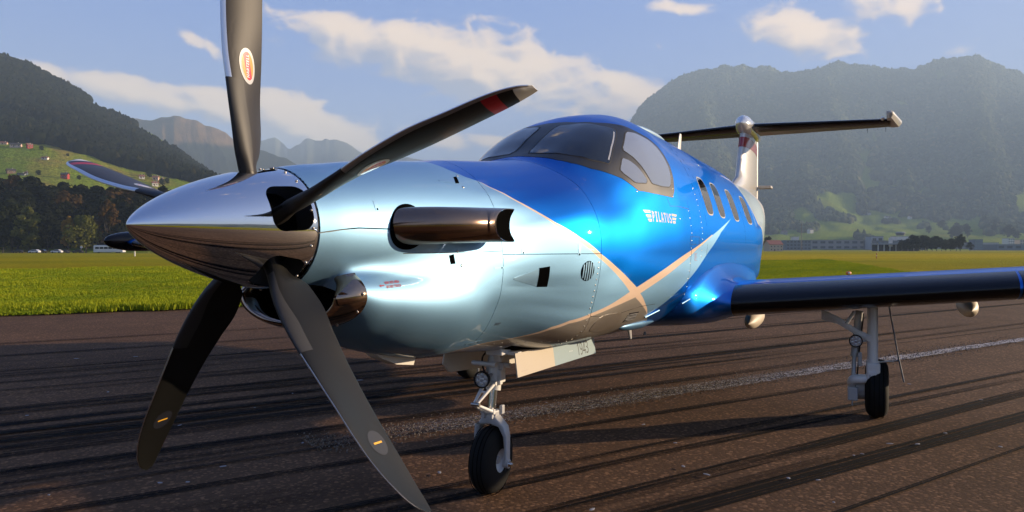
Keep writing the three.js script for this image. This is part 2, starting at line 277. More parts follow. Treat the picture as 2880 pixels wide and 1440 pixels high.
function skin(x0, x1, thA, thB, nx, nt, tex, off = 0) {     // a panel of the fuselage between two stations and two angles
  const pos = [], nor = [], uv = [], idx = [], wrap = (t) => (t > PI ? t - 2 * PI : t < -PI ? t + 2 * PI : t);
  for (let i = 0; i <= nx; i++) {
    const x = mix(x0, x1, i / nx), a = typeof thA === 'function' ? thA(x) : thA, b = typeof thB === 'function' ? thB(x) : thB;
    for (let j = 0; j <= nt; j++) {
      const th = wrap(mix(a, b, j / nt)); pos.push(...fPos(x, th, off)); nor.push(...fNor(x, th));
      uv.push((x - tex[0]) / (tex[1] - tex[0]), 1 - Math.abs(th) / PI);
    }
  }
  for (let i = 0; i < nx; i++) for (let j = 0; j < nt; j++) { const p = i * (nt + 1) + j; idx.push(p, p + 1, p + nt + 1, p + 1, p + nt + 2, p + nt + 1); }
  // a folded edge all round so that each panel has a thickness at its seams
  const rim = []; for (let j = 0; j <= nt; j++) rim.push(j); for (let i = 1; i <= nx; i++) rim.push(i * (nt + 1) + nt); for (let j = nt - 1; j >= 0; j--) rim.push(nx * (nt + 1) + j); for (let i = nx - 1; i > 0; i--) rim.push(i * (nt + 1));
  const base = pos.length / 3;
  for (const v of rim) { for (const d of [0, .006]) { pos.push(...[0, 1, 2].map((k) => pos[v * 3 + k] - nor[v * 3 + k] * d)); nor.push(...[0, 1, 2].map((k) => nor[v * 3 + k])); uv.push(uv[v * 2], uv[v * 2 + 1]); } }
  for (let k = 0; k < rim.length; k++) { const p = base + 2 * k, q = base + 2 * ((k + 1) % rim.length); idx.push(p, q, p + 1, q, q + 1, p + 1); }
  return mesh(pos, idx, uv, nor);
}
// a plate that follows the skin: outline as [x, angle], lifted by off, with a rim down to the skin
function inOutline(o, n = 1) { let l = o; for (let k = 0; k < n; k++) { const q = []; l.forEach((p, i) => { const r = l[(i + 1) % l.length]; q.push([p[0] * .75 + r[0] * .25, p[1] * .75 + r[1] * .25], [p[0] * .25 + r[0] * .75, p[1] * .25 + r[1] * .75]); }); l = q; } return l; }
function plate(outline, off, { side = 1, level = 3, rim = .004, uvBox, surf } = {}) {
  const at = surf || ((x, t, o) => [fPos(x, side * t, o), fNor(x, side * t)]);
  const o2 = outline.map((p) => new THREE.Vector2(p[0], p[1])); if (THREE.ShapeUtils.isClockWise(o2)) o2.reverse();
  let tri = THREE.ShapeUtils.triangulateShape(o2, []).map((t) => t.map((i) => [o2[i].x, o2[i].y]));
  for (let k = 0; k < level; k++) { const q = []; const m = (a, b) => [(a[0] + b[0]) / 2, (a[1] + b[1]) / 2]; for (const [a, b, c] of tri) { const d = m(a, b), e = m(b, c), f = m(c, a); q.push([a, d, f], [d, b, e], [f, e, c], [d, e, f]); } tri = q; }
  const pos = [], nor = [], uv = [], idx = [], key = new Map();
  const put = (p) => { const k = p[0].toFixed(5) + ',' + p[1].toFixed(5); if (!key.has(k)) { const [q, n] = at(p[0], p[1], off); key.set(k, pos.length / 3); pos.push(...q); nor.push(...n); uv.push(...(uvBox ? uvBox(p) : [p[0], p[1]])); } return key.get(k); };
  for (const [a, b, c] of tri) idx.push(put(a), put(b), put(c));
  const loop = []; o2.forEach((p, i) => { const r = o2[(i + 1) % o2.length], n = 2 ** level; for (let k = 0; k < n; k++) loop.push([mix(p.x, r.x, k / n), mix(p.y, r.y, k / n)]); });
  if (rim) loop.forEach((p, i) => { const r = loop[(i + 1) % loop.length], b = pos.length / 3; for (const [q, o] of [[p, off], [p, off - rim], [r, off], [r, off - rim]]) { const [s, n] = at(q[0], q[1], o); pos.push(...s); nor.push(...n); uv.push(...(uvBox ? uvBox(q) : [q[0], q[1]])); } idx.push(b, b + 1, b + 2, b + 2, b + 1, b + 3); });
  return mesh(pos, idx, uv, nor);
}
const rounded = (o, f = .12) => o.flatMap((p, i) => { const a = o[(i + o.length - 1) % o.length], b = o[(i + 1) % o.length]; return [[mix(p[0], a[0], f), mix(p[1], a[1], f)], [mix(p[0], b[0], f), mix(p[1], b[1], f)]]; });
const ellipseOn = (x, t, rx, rt, n = 40) => Array.from({ length: n }, (_, i) => [x + rx * Math.cos(i / n * 2 * PI), t + rt * Math.sin(i / n * 2 * PI)]);
const strip = (pts, w) => { const a = [], b = []; pts.forEach((p, i) => { const q = pts[Math.max(0, i - 1)], r = pts[Math.min(pts.length - 1, i + 1)], rad = fRad(p[0], p[1]), dx = r[0] - q[0], dt = (r[1] - q[1]) * rad, l = Math.hypot(dx, dt); a.push([p[0] - dt / l * w / 2, p[1] + dx / l * w / 2 / rad]); b.push([p[0] + dt / l * w / 2, p[1] - dx / l * w / 2 / rad]); }); return [...a, ...b.reverse()]; };

const plane = thing('turboprop_airplane', 'blue and silver single-engine propeller airplane parked on the dark runway, nose pointing left', 'airplane');
{
  const R1 = 1.928, R2 = 2.818, G = .0022, seam1 = (x) => thetaAtY(x, 1.712), seam2 = (x) => thetaAtY(x, 1.592);
  const t1 = [.662, 1.94], t2 = [1.92, 2.83], t3 = [2.81, 5.6], t4 = [5.6, 14.1];
  const m1 = skinMaterial(...t1, 1024), m2 = skinMaterial(...t2, 1024), m3 = skinMaterial(...t3), m4 = skinMaterial(...t4, 2048, 1024);
  const g1 = (x) => G / fRad(x, 1.1), low = (s) => (x) => s(x) + g1(x);
  const nose = (x) => seam1(Math.max(x, .86));
  part(plane, 'cowling_panel', skin(.664, R1 - G, (x) => -nose(x) + g1(x), (x) => nose(x) - g1(x), 90, 90, t1), m1);
  part(plane, 'cowling_panel', skin(.664, .866, (x) => nose(x) + g1(x), 1.93, 14, 20, t1), m1);
  part(plane, 'cowling_panel', skin(.664, .866, -1.93, (x) => -nose(x) - g1(x), 14, 20, t1), m1);
  part(plane, 'cowling_panel', skin(.866, R1 - G, low(seam1), (x) => 2 * PI - low(seam1)(x), 70, 150, t1), m1);
  part(plane, 'cowling_panel', skin(R1 + G, R2 - G, (x) => -seam2(x) + g1(x), (x) => seam2(x) - g1(x), 50, 100, t2), m2);
  part(plane, 'cowling_panel', skin(R1 + G, R2 - G, low(seam2), (x) => 2 * PI - low(seam2)(x), 50, 120, t2), m2);
  part(plane, 'fuselage', [skin(R2 + G, 5.6, -PI, PI, 150, 220, t3)], m3);
  part(plane, 'rear_fuselage', [skin(5.6005, 14.1, -PI, PI, 110, 160, t4)], m4);
  // what shows through the seams, and the mouth behind the spinner
  part(plane, 'inner_skin', [skin(.90, 3.0, -PI, PI, 50, 96, t1, -.012)], M.dark);
  const under = []; for (const [x, r] of [[.664, .256], [.8, .270], [1.02, .285]]) under.push(Array.from({ length: 48 }, (_, i) => [x, shaftY + r * Math.cos(i / 48 * 2 * PI), r * Math.sin(i / 48 * 2 * PI)]));
  part(plane, 'nose_ring', loftLoops(under, true, true), std(lin(.03, .04, .05), .4, .3));

  // air intake under the spinner: polished lip and dark duct
  const lipRing = (x, c, hw, hh, n = 72) => Array.from({ length: n }, (_, i) => { const a = mix(.86, 2 * PI - .86, i / (n - 1)); return [x, c + hh * Math.cos(a), hw * Math.sin(a)]; });
  const lipSec = []; const seamR = Array.from({ length: 72 }, (_, i) => { const a = mix(.86, 2 * PI - .86, i / 71), yy = 1.42 + .150 * Math.cos(a), zz = .335 * Math.sin(a), th = Math.atan2(zz, yy - fYc(.868)); return fPos(.869, th, .0015); });
  const tip = (i) => smooth(0, 12, Math.min(i, 71 - i));
  const lead = lipRing(.735, 1.42, .272, .122), thro = lipRing(.87, 1.42, .235, .096);
  for (let k = 0; k <= 14; k++) { const a = k / 14 * PI / 2, cx = 1 - Math.sin(a), cr = 1 - Math.cos(a); lipSec.push(seamR.map((p, i) => { const L = lead[i]; return [mix(p[0], mix(.84, L[0], .35 + .65 * tip(i)), 1 - cx), mix(p[1], L[1], cr), mix(p[2], L[2], cr)]; })); }
  for (let k = 1; k <= 6; k++) { const a = k / 6 * PI / 2; lipSec.push(thro.map((p, i) => { const L = lipSec[14][i]; return [mix(L[0], p[0], 1 - Math.cos(a)), mix(L[1], p[1], Math.sin(a)), mix(L[2], p[2], Math.sin(a))]; })); }
  const intake = new THREE.Group(); intake.name = 'air_intake'; plane.add(intake);
  part(intake, 'intake_lip', loftLoops(lipSec, false, false), M.lipMetal);
  part(intake, 'intake_duct', loftLoops([lipRing(.87, 1.42, .236, .097, 40), lipRing(1.15, 1.42, .2, .09, 40), lipRing(1.5, 1.42, .16, .08, 40), lipRing(1.51, 1.42, .01, .01, 40)].map((l) => l), true, true), M.dark);
  const headsOnLip = []; for (const i of [10, 18, 26, 33]) { const p = lipSec[2][i], g = new THREE.SphereGeometry(.0075, 12, 8); g.scale(.5, 1, 1); g.translate(p[0] - .002, p[1], p[2] + .002); headsOnLip.push(g); }
  for (const g of headsOnLip) part(intake, 'rivet', g, M.bolt);

  // exhaust stacks
  for (const side of [1, -1]) {
    part(plane, 'exhaust_opening', plate(ellipseOn(1.175, 1.06, .128, .255), .003, { side, level: 2 }), M.dark);
    const c = new THREE.CatmullRomCurve3([V(1.13, 1.725, .2), V(1.165, 1.728, .33), V(1.245, 1.733, .43), V(1.37, 1.737, .495), V(1.55, 1.742, .535), V(1.78, 1.747, .572)]), outer = [], inner = [], N = 40, K = 44;
    for (let k = 0; k <= K; k++) {
      const t = k / K, p = c.getPointAt(t), d = c.getTangentAt(t), s = V(0, 1, 0), o = d.clone().cross(s).normalize(), u = d.clone().cross(o).normalize();
      const r = .090 + .004 * smooth(.6, 1, t) - .003 * smooth(0, .5, t), w = smooth(.55, 1, t);
      const ring = (rr) => Array.from({ length: N }, (_, i) => { const a = i / N * 2 * PI, ca = Math.cos(a), sa = Math.sin(a), flare = 1 + .0 * w; const q = p.clone().addScaledVector(o, rr * ca * flare).addScaledVector(u, rr * sa * flare * (1 - .03 * w)); q.addScaledVector(d, w * (ca > 0 ? -.26 * ca ** .8 : .09 * (-ca) ** .5)); return [q.x, q.y, q.z]; });
      outer.push(ring(r)); inner.push(ring(r - .005));
    }
    const f = (g) => (side < 0 ? mirrorZ(g) : g), st = part(plane, 'exhaust_stack', f(loftLoops([...outer, inner[K]], true, false)), M.bronze);
    part(st, 'exhaust_bore', f(loftLoops(inner.slice(10), true, true)), M.dark);
  }

  // windscreen frame and panes
  const maskO = [[2.93, .0], [2.935, .16], [2.945, .33], [2.965, .46], [3.01, .59], [3.124, .733], [3.261, .845], [3.385, .93], [3.462, 1.006], [3.548, 1.085], [3.80, 1.135], [4.19, 1.185], [4.27, 1.12], [4.345, 1.0], [4.375, .88], [4.35, .78], [4.29, .707], [4.17, .617], [3.99, .53], [3.83, .45], [3.69, .33], [3.65, .2], [3.635, .0]];
  const mainO = [[3.0, .09], [3.52, .075], [3.6, .24], [3.65, .40], [3.715, .512], [3.60, .585], [3.463, .661], [3.32, .772], [3.24, .71], [3.168, .65], [3.08, .51], [3.01, .32]];
  const sideO = [[3.811, .554], [3.561, .699], [3.657, .789], [3.71, .862], [3.763, .963], [3.804, 1.042], [3.979, 1.073], [4.15, 1.084], [4.211, 1.065], [4.275, .99], [4.303, .9], [4.295, .808], [4.241, .721], [4.14, .647], [3.989, .585]];
  const lowO = [[3.503, .765], [3.409, .853], [3.437, .904], [3.537, 1.007], [3.7, 1.031], [3.732, 1.004], [3.691, .932], [3.641, .86], [3.574, .801]];
  const grow = (o, k) => { const cx = o.reduce((s, p) => s + p[0], 0) / o.length, ct = o.reduce((s, p) => s + p[1], 0) / o.length; return o.map(([x, t]) => [cx + (x - cx) * k, ct + (t - ct) * k]); };
  for (const side of [1, -1]) {
    part(plane, 'windscreen_frame', plate(maskO, .0022, { side, level: 4 }), M.frame);
    for (const [nm, o, mt, k] of [['windscreen_pane', mainO, M.glass, 1.03], ['side_window', sideO, M.glassSide, 1.025], ['vent_window', lowO, M.glassSide, 1.05]]) {
      part(plane, 'window_seal', plate(rounded(grow(o, k)), .0034, { side, level: 3 }), M.rubber);
      part(plane, nm, plate(rounded(grow(o, .992)), .0048, { side, level: 3 }), mt);
    }
    part(plane, 'demist_pipe', plate(strip([[3.655, .525], [3.56, .585], [3.45, .65], [3.335, .735]], .012), .0065, { side, level: 1 }), M.gearGrey);
    // cabin windows
    for (const [cx, ct, w] of [[5.49, 1.085, .31], [6.10, 1.09, .32], [6.95, 1.095, .36], [7.98, 1.095, .44]]) {
      const o = []; for (let i = 0; i < 28; i++) { const a = i / 28 * 2 * PI, e = .55; o.push([cx + w / 2 * Math.sign(Math.cos(a)) * Math.abs(Math.cos(a)) ** e, ct + .205 * Math.sign(Math.sin(a)) * Math.abs(Math.sin(a)) ** e]); }
      const wn = part(plane, 'cabin_window', plate(grow(o, 1.07), .002, { side, level: 2 }), M.gearGrey);
      part(wn, 'pane', plate(o, .003, { side, level: 2 }), M.glass);
      part(wn, 'window_blind', plate(o.map(([x, t]) => [x, Math.max(t, ct - (cx < 6.5 ? .06 : .19))]).filter((q, i, a) => i === 0 || Math.hypot(q[0] - a[i - 1][0], q[1] - a[i - 1][1]) > 1e-4), .0042, { side, level: 2 }), M.blind);
    }
  }
  // louvres, vents, latches and lettering on the port side (and the starboard vents)
  const vent = (x, t, w, h, lean, ramp) => {
    const v = part(plane, 'cooling_vent', plate([[x - w / 2 + lean, t - h / 2], [x + w / 2 + lean, t - h / 2 - .012], [x + w / 2, t + h / 2], [x - w / 2, t + h / 2 + .004]], .0025, { level: 2 }), M.dark);
    if (ramp) part(v, 'ramp', plate([[x - w / 2 + lean * .9 - .004, t - h / 2 + .01], [x - w / 2 - .004, t + h / 2], [x - w / 2 - ramp, t + .02], [x - w / 2 - ramp, t - .002]], .0015, { level: 2 }), M.ice);
  };
  vent(1.69, .545, .035, .085, .03, .13); vent(1.49, 1.50, .032, .115, -.006, .12); vent(2.305, 1.785, .085, .222, -.012, .22);
  const lv = part(plane, 'round_vent', plate(ellipseOn(2.68, 1.735, .066, .098, 32), .002, { level: 2 }), M.dark);
  for (let k = -2; k <= 2; k++) { const x = 2.68 + k * .0225, h = .092 * Math.sqrt(1 - (k * .0225 / .066) ** 2); part(lv, 'slat', plate([[x - .0052, 1.735 - h], [x + .0052, 1.735 - h], [x + .0052, 1.735 + h], [x - .0052, 1.735 + h]], .0045, { level: 2 }), M.ice); }
  for (const [x, t, w, h] of [[.985, .79, .012, .10], [1.885, 1.642, .05, .022], [2.11, 1.43, .012, .11], [2.585, 1.515, .012, .11], [1.93, 2.655, .09, .025]]) {
    const l = part(plane, 'latch', plate([[x - w, t - h / 2], [x + w, t - h / 2], [x + w, t + h / 2], [x - w, t + h / 2]], .0016, { level: 1 }), M.ice);
    part(l, 'latch_bolt', plate(ellipseOn(x + (w > .02 ? w * .55 : 0), t + (w > .02 ? 0 : h * .42), .005, .011, 10), .003, { level: 1 }), M.dark);
  }
  part(plane, 'access_hatch', plate(inOutline([[2.88, 2.30], [2.93, 2.20], [3.0, 2.165], [3.24, 2.175], [3.31, 2.21], [3.32, 2.33], [3.3, 2.40], [2.93, 2.33]], 1), .0025, { level: 2 }), phy(lin(...COL.belly), .34, .7, coat));
  const gr = part(plane, 'belly_grille', plate([[3.434, 2.21], [3.61, 2.216], [3.60, 2.30], [3.404, 2.303]], .002, { level: 2 }), M.frame);
  for (let k = 1; k < 6; k++) part(gr, 'slat', plate([[3.415, 2.21 + k * .0152], [3.60, 2.215 + k * .0148], [3.60, 2.219 + k * .0148], [3.415, 2.214 + k * .0152]], .004, { level: 1 }), M.gearGrey);
  // pieces of print that follow the skin
  const decal = (name, x0, x1, ta, tb, w, h, draw, mt = {}) => {
    const [c, g] = canvas(w, h); g.clearRect(0, 0, w, h); draw(g, w, h);
    const tex = canvasTexture(c), nx = 24, pos = [], nor = [], uv = [], idx = [];
    for (let i = 0; i <= nx; i++) for (let j = 0; j <= 6; j++) { const x = mix(x0, x1, i / nx), t = mix(ta(i / nx), tb(i / nx), j / 6); pos.push(...fPos(x, t, .0012)); nor.push(...fNor(x, t)); uv.push(i / nx, 1 - j / 6); }
    for (let i = 0; i < nx; i++) for (let j = 0; j < 6; j++) { const p = i * 7 + j; idx.push(p, p + 1, p + 7, p + 1, p + 8, p + 7); }
    return part(plane, name, mesh(pos, idx, uv, nor), phy(lin(1, 1, 1), .4, 0, { map: tex, alphaTest: .5, ...mt }));
  };
  decal('company_logo', 3.53, 4.225, (u) => mix(1.262, 1.345, u), (u) => mix(1.388, 1.447, u), 1024, 160, (g, w, h) => {
    g.fillStyle = css(.62, .52, .41); g.font = 'bold 168px sans-serif'; g.textAlign = 'center'; g.textBaseline = 'alphabetic';
    [...'PILATUS'].forEach((ch, k) => { const cw = g.measureText(ch).width, slot = 620 / 7; g.save(); g.translate(w / 2 + (k - 3) * slot, h - 14); g.scale(Math.min(1, slot * .84 / cw) , 1.12); g.fillText(ch, 0, 0); g.restore(); });
    for (const [y, i, o] of [[4, 0, 30], [60, 44, 66], [112, 80, 98]]) for (const s of [0, 1]) { const f = (x) => (s ? w - x : x); g.beginPath(); g.moveTo(f(i), y); g.lineTo(f(188), y); g.lineTo(f(188), y + 36); g.lineTo(f(o + 8), y + 36); g.closePath(); g.fill(); }
  });
  decal('warning_lettering', .955, 1.10, () => 1.71, () => 1.81, 512, 128, (g, w, h) => {
    g.fillStyle = css(.45, .04, .05); g.font = 'bold 50px sans-serif'; g.textBaseline = 'middle'; g.textAlign = 'left';
    const fit = (t, y) => { g.save(); g.translate(150, y); g.scale(355 / g.measureText(t).width, 1); g.fillText(t, 0, 0); g.restore(); };
    fit('VERY HOT AREA', 36); fit('DO NOT TOUCH', 92); g.fillRect(28, 58, 90, 13); g.beginPath(); g.moveTo(0, 64); g.lineTo(40, 44); g.lineTo(40, 84); g.fill();
  });
  decal('small_print', 4.72, 4.86, () => 1.722, () => 1.81, 128, 128, (g) => { g.fillStyle = css(.45, .16, .16); for (let k = 0; k < 9; k++) { g.fillRect(8 + (k % 3) * 9, 6 + k * 13, 88 - (k % 4) * 13, 5); } });
  decal('hatch_outline', 4.56, 4.90, () => 1.555, () => 1.64, 256, 160, (g, w, h) => { g.strokeStyle = css(.0, .02, .12); g.lineWidth = 6; g.strokeRect(6, 6, w - 12, h - 12); });
  decal('small_print', 2.0, 2.07, () => 2.36, () => 2.40, 64, 32, (g) => { g.fillStyle = css(.03, .03, .04); for (let k = 0; k < 3; k++) g.fillRect(4, 3 + k * 10, 54 - k * 8, 5); });
  // fasteners along the frames of the forward fuselage
  const pin = (x, t, r = .006) => { const g = new THREE.SphereGeometry(r, 8, 6), n = V(...fNor(x, t)); g.scale(1, .5, 1); g.applyQuaternion(new THREE.Quaternion().setFromUnitVectors(V(0, 1, 0), n)); g.translate(...fPos(x, t, 0)); return g; };
  const pins = []; for (let t = 1.66; t < 2.7; t += .055) pins.push(pin(2.79, t, .006)); for (let k = 0; k < 14; k++) pins.push(pin(mix(4.2, 4.37, k / 13), mix(1.17, .86, k / 13), .005)); for (let t = 1.3; t < 2.25; t += .075) pins.push(pin(4.60, t, .0065), pin(5.0, t * .8, .0065)); for (let k = 0; k < 10; k++) pins.push(pin(mix(2.2, 2.75, k / 9), mix(2.72, 2.45, k / 9), .005));
  for (const path of [[[4.62, 1.19], [4.62, 1.5], [4.62, 1.85], [4.6, 2.2]], [[5.02, .45], [5.02, .9], [5.02, 1.5]], [[5.22, .5], [5.22, 1.1], [5.22, 1.75]], [[4.05, 1.18], [4.10, 1.26], [4.34, 1.27], [4.62, 1.28]], [[2.82, 2.17], [3.2, 2.19], [3.6, 2.165], [3.9, 2.17]], [[3.88, 2.24], [4.25, 2.20], [4.6, 2.10]], [[7.4, .5], [7.4, 1.1], [7.4, 1.6]], [[1.15, 1.36], [1.4, 1.40], [1.65, 1.42], [1.925, 1.43]]]) {
    const l = []; for (let k = 0; k + 1 < path.length; k++) for (let q = 0; q < 6; q++) l.push([mix(path[k][0], path[k + 1][0], q / 6), mix(path[k][1], path[k + 1][1], q / 6)]); l.push(path[path.length - 1]);
    part(plane, 'panel_seam', plate(strip(l, .0035), .0007, { level: 0, rim: 0 }), M.rubber);
  }
  part(plane, 'rivets', pins, M.bolt).userData.kind = 'stuff';
  for (const [x, t] of [[1.76, .47], [1.72, .64], [1.53, 1.40], [1.55, 1.585], [4.29, 1.39], [3.52, 1.085]]) part(plane, 'screw', pin(x, t, .008), M.bolt);
}
// ---------------------------------------------------------------- spinner and five feathered blades
{
  const prof = (x) => .258 * Math.pow(1 - Math.pow(1 - clamp(x / .6545), 1.4), .68);
  const pts = []; for (let k = 0; k <= 80; k++) { const x = .6545 * Math.pow(k / 80, 1.6); pts.push(new THREE.Vector2(Math.max(prof(x), .00001), x)); }
  const shell = [...pts]; shell.push(new THREE.Vector2(.256, .659), new THREE.Vector2(.250, .659)); for (let k = 80; k >= 8; k--) { const p = pts[k]; shell.push(new THREE.Vector2(Math.max(p.x - .006, .0001), p.y + .004)); } shell.push(new THREE.Vector2(.0001, pts[8].y + .004));
  let g = new THREE.LatheGeometry(shell, 160);
  // smooth normals on the outside from the profile
  { const p = g.attributes.position, n = g.attributes.normal; for (let i = 0; i < p.count; i++) { const x = p.getY(i), r = Math.hypot(p.getX(i), p.getZ(i)); if (x < .654 && Math.abs(r - prof(x)) < .0012) { const e = .0008, d = (prof(Math.min(x + e, .6545)) - prof(Math.max(x - e, 1e-6))) / (Math.min(x + e, .6545) - Math.max(x - e, 1e-6)), q = V(r > 1e-4 ? p.getX(i) / r : 0, x < 1e-5 ? -1e3 : -d, r > 1e-4 ? p.getZ(i) / r : 0).normalize(); n.setXYZ(i, q.x, q.y, q.z); } } }
  const phi = -.04, ev = new Evaluator(); ev.attributes = ['position', 'normal', 'uv']; ev.useGroups = false;
  let b = new Brush(g); b.updateMatrixWorld();
  for (let k = 0; k < 5; k++) {
    const a = phi + k * 2 * PI / 5, c = new RoundedBoxGeometry(.15, .19, .19, 4, .055);
    const cut = new Brush(c); cut.position.set(Math.cos(a) * .235, .543, Math.sin(a) * .235); cut.rotation.y = -a; cut.updateMatrixWorld();
    // local x of the box points outwards
    b = ev.evaluate(b, cut, SUBTRACTION); b.updateMatrixWorld();
  }
  g = b.geometry; g.clearGroups();
  // lathe axis y -> x aft; lathe (cos, sin) -> (up, port)
  g.applyMatrix4(new THREE.Matrix4().set(0, 1, 0, 0, 1, 0, 0, shaftY, 0, 0, 1, 0, 0, 0, 0, 1));
  { const a = g.index ? g.index.array : null; if (a) for (let i = 0; i < a.length; i += 3) [a[i], a[i + 1]] = [a[i + 1], a[i]]; else { const q = g.attributes; for (const k of Object.keys(q)) { const s = q[k].itemSize, A = q[k].array; for (let i = 0; i < q[k].count; i += 3) for (let c = 0; c < s; c++) [A[i * s + c], A[(i + 1) * s + c]] = [A[(i + 1) * s + c], A[i * s + c]]; } } }
  const sp = part(plane, 'spinner', g, M.chrome);
  for (let k = 0; k < 22; k++) { const a = k / 22 * 2 * PI + .14, s = new THREE.SphereGeometry(.006, 10, 6); s.translate(.628, shaftY + .2565 * Math.cos(a), .2565 * Math.sin(a)); part(sp, 'rivet', s, M.bolt); }
  const hub = new THREE.CylinderGeometry(.15, .15, .30, 40); hub.rotateZ(PI / 2); hub.translate(.5, shaftY, 0); part(sp, 'hub', hub, M.dark);
  const ring = new THREE.CylinderGeometry(.257, .257, .010, 96); ring.rotateZ(PI / 2); ring.translate(.6555, shaftY, 0); part(sp, 'back_plate', ring, M.rubber);

  // blade planform: distance out, leading and trailing edge as [aft, along the turn]
  const K = [.10, .17, .24, .32, .42, .55, .72, .9, 1.08, 1.22, 1.30, 1.335];
  const xl = pchip(K, [.505, .508, .496, .469, .451, .438, .432, .437, .462, .503, .552, .598]), tl = pchip(K, [0, .001, .004, .012, .016, .010, -.006, -.013, -.008, -.010, -.008, -.004]);
  const xt = pchip(K, [.595, .592, .592, .634, .646, .636, .634, .636, .640, .642, .640, .636]), tt = pchip(K, [0, -.006, -.016, -.034, -.034, -.022, -.004, .006, .010, .012, .010, .008]);
  const th = pchip(K, [.088, .078, .066, .058, .048, .036, .025, .019, .014, .010, .007, .004]);
  // s: 0 at the leading edge, +1 trailing edge over the front face, -1 over the rear face
  const at = (r, s, o = 0) => {
    const a = Math.abs(s), c = (1 - Math.cos(PI * a)) / 2, L = [xl(r), tl(r)], T = [xt(r), tt(r)], ch = Math.hypot(T[0] - L[0], T[1] - L[1]), d = [(T[0] - L[0]) / ch, (T[1] - L[1]) / ch], n = [-d[1], d[0]];
    const round = smooth(.30, .16, r), y0 = 5 * (.2969 * Math.sqrt(c) - .126 * c - .3516 * c * c + .2843 * c ** 3 - .1015 * c ** 4), y1 = Math.sqrt(Math.max(0, c - c * c));
    const hgt = mix(y0, y1, round) * th(r), camber = (1 - round) * .035 * ch * 4 * c * (1 - c);
    const y = (s >= 0 ? hgt : -hgt * .75) + camber;
    return [L[0] + d[0] * c * ch + n[0] * (y + Math.sign(s || 1) * o), L[1] + d[1] * c * ch + n[1] * (y + Math.sign(s || 1) * o) - (0), r];
  };
  // in blade axes: x aft, y outwards, z along the turn (towards increasing angle)
  const pt = (r, s, o) => { const q = at(r, s, o); return [q[0] - .55, q[2], q[1]]; };
  const grid = (r0, r1, s0, s1, nr, ns, o = 0) => { const pos = [], uv = [], idx = []; for (let i = 0; i <= nr; i++) for (let j = 0; j <= ns; j++) { const r = mix(r0, r1, i / nr), s = mix(typeof s0 === 'function' ? s0(r) : s0, typeof s1 === 'function' ? s1(r) : s1, j / ns); pos.push(...pt(r, s, o)); uv.push((s + 1) / 2, r / 1.335); } for (let i = 0; i < nr; i++) for (let j = 0; j < ns; j++) { const p = i * (ns + 1) + j; idx.push(p, p + ns + 1, p + 1, p + 1, p + ns + 1, p + ns + 2); } return mesh(pos, idx, uv); };
  const loops = []; for (let i = 0; i <= 90; i++) { const r = .10 + 1.235 * (1 - (1 - i / 90) ** 1.15); loops.push(Array.from({ length: 56 }, (_, j) => pt(r, j <= 28 ? 1 - j / 28 : -(j - 28) / 28 * .999))); }
  const [c, x] = canvas(512, 2048), Y = (r) => 2048 * (1 - (r - .10) / 1.235);
  // colour: u runs over the front face then the rear face
  x.fillStyle = css(.033, .030, .027); x.fillRect(0, 0, 512, 2048); x.fillStyle = css(.0065, .0063, .0062); x.fillRect(256, 0, 256, 2048);
  const band = (r0, r1, col, sl = .035) => { x.fillStyle = col; x.beginPath(); x.moveTo(0, Y(r0)); x.lineTo(256, Y(r0 + sl)); x.lineTo(256, Y(r1 + sl)); x.lineTo(0, Y(r1)); x.fill(); };
  band(1.255, 1.5, css(.66, .64, .60)); band(1.205, 1.255, css(.016, .016, .018)); band(1.15, 1.205, css(.42, .016, .03)); band(1.06, 1.15, css(.03, .03, .032));
  const bladeMat = phy(lin(1, 1, 1), .44, 0, { specularIntensity: .55, map: canvasTexture(c) });
  const bodyGeo = loftLoops(loops, true, true); { const u = bodyGeo.attributes.uv, p = bodyGeo.attributes.position; for (let i = 0; i < u.count; i++) u.setY(i, clamp((p.getY(i) - .10) / 1.235)); }
  const bodyCreased = toCreasedNormals(bodyGeo, .8);
  const boot = grid(.235, .60, (r) => -.37 + .1 * smooth(.5, .3, r), (r) => .41, 50, 22, .0016), bootFin = grid(.30, .575, -.26, -.21, 30, 2, .0032);
  const strip = join([grid(.602, 1.325, -.05, .19, 80, 14, .0012)]);
  const badgeAt = (r, s, cx, w, h) => { const pos = [], uv = [], idx = [], n = 36; for (let q = 0; q <= 5; q++) for (let k = 0; k < n; k++) { const a = k / n * 2 * PI, e = q / 5; pos.push(...pt(r + h * e * Math.sin(a), cx + w * e * Math.cos(a), s)); uv.push(.5 + .5 * e * Math.cos(a), .5 + .5 * e * Math.sin(a)); } for (let q = 0; q < 5; q++) for (let k = 0; k < n; k++) { const p = q * n + k, p2 = q * n + (k + 1) % n; idx.push(p, p2, p + n, p2, p2 + n, p + n); } return mesh(pos, idx, uv); };
  const [bc, bx] = canvas(256, 512);
  bx.fillStyle = css(.7, .68, .64); bx.fillRect(0, 0, 256, 512); bx.beginPath(); bx.ellipse(128, 256, 118, 240, 0, 0, 7); bx.fillStyle = css(.80, .32, .02); bx.fill(); bx.save(); bx.clip(); bx.fillStyle = css(.62, .03, .03); bx.beginPath(); bx.moveTo(40, 0); bx.lineTo(150, 0); bx.lineTo(215, 512); bx.lineTo(105, 512); bx.fill(); bx.restore();
  bx.save(); bx.translate(128, 256); bx.rotate(-PI / 2 + .05); bx.fillStyle = css(.85, .85, .82); bx.font = 'bold 70px sans-serif'; bx.textAlign = 'center'; bx.textBaseline = 'middle'; bx.scale(400 / bx.measureText('HARTZELL').width, 1.1); bx.fillText('HARTZELL', 0, 0); bx.restore();
  const badgeMat = phy(lin(1, 1, 1), .3, 0, { map: canvasTexture(bc), clearcoat: 1 }), badgeGeo = badgeAt(.665, .0022, .52, .115, .062), rimGeo = badgeAt(.665, .0014, .52, .145, .074);
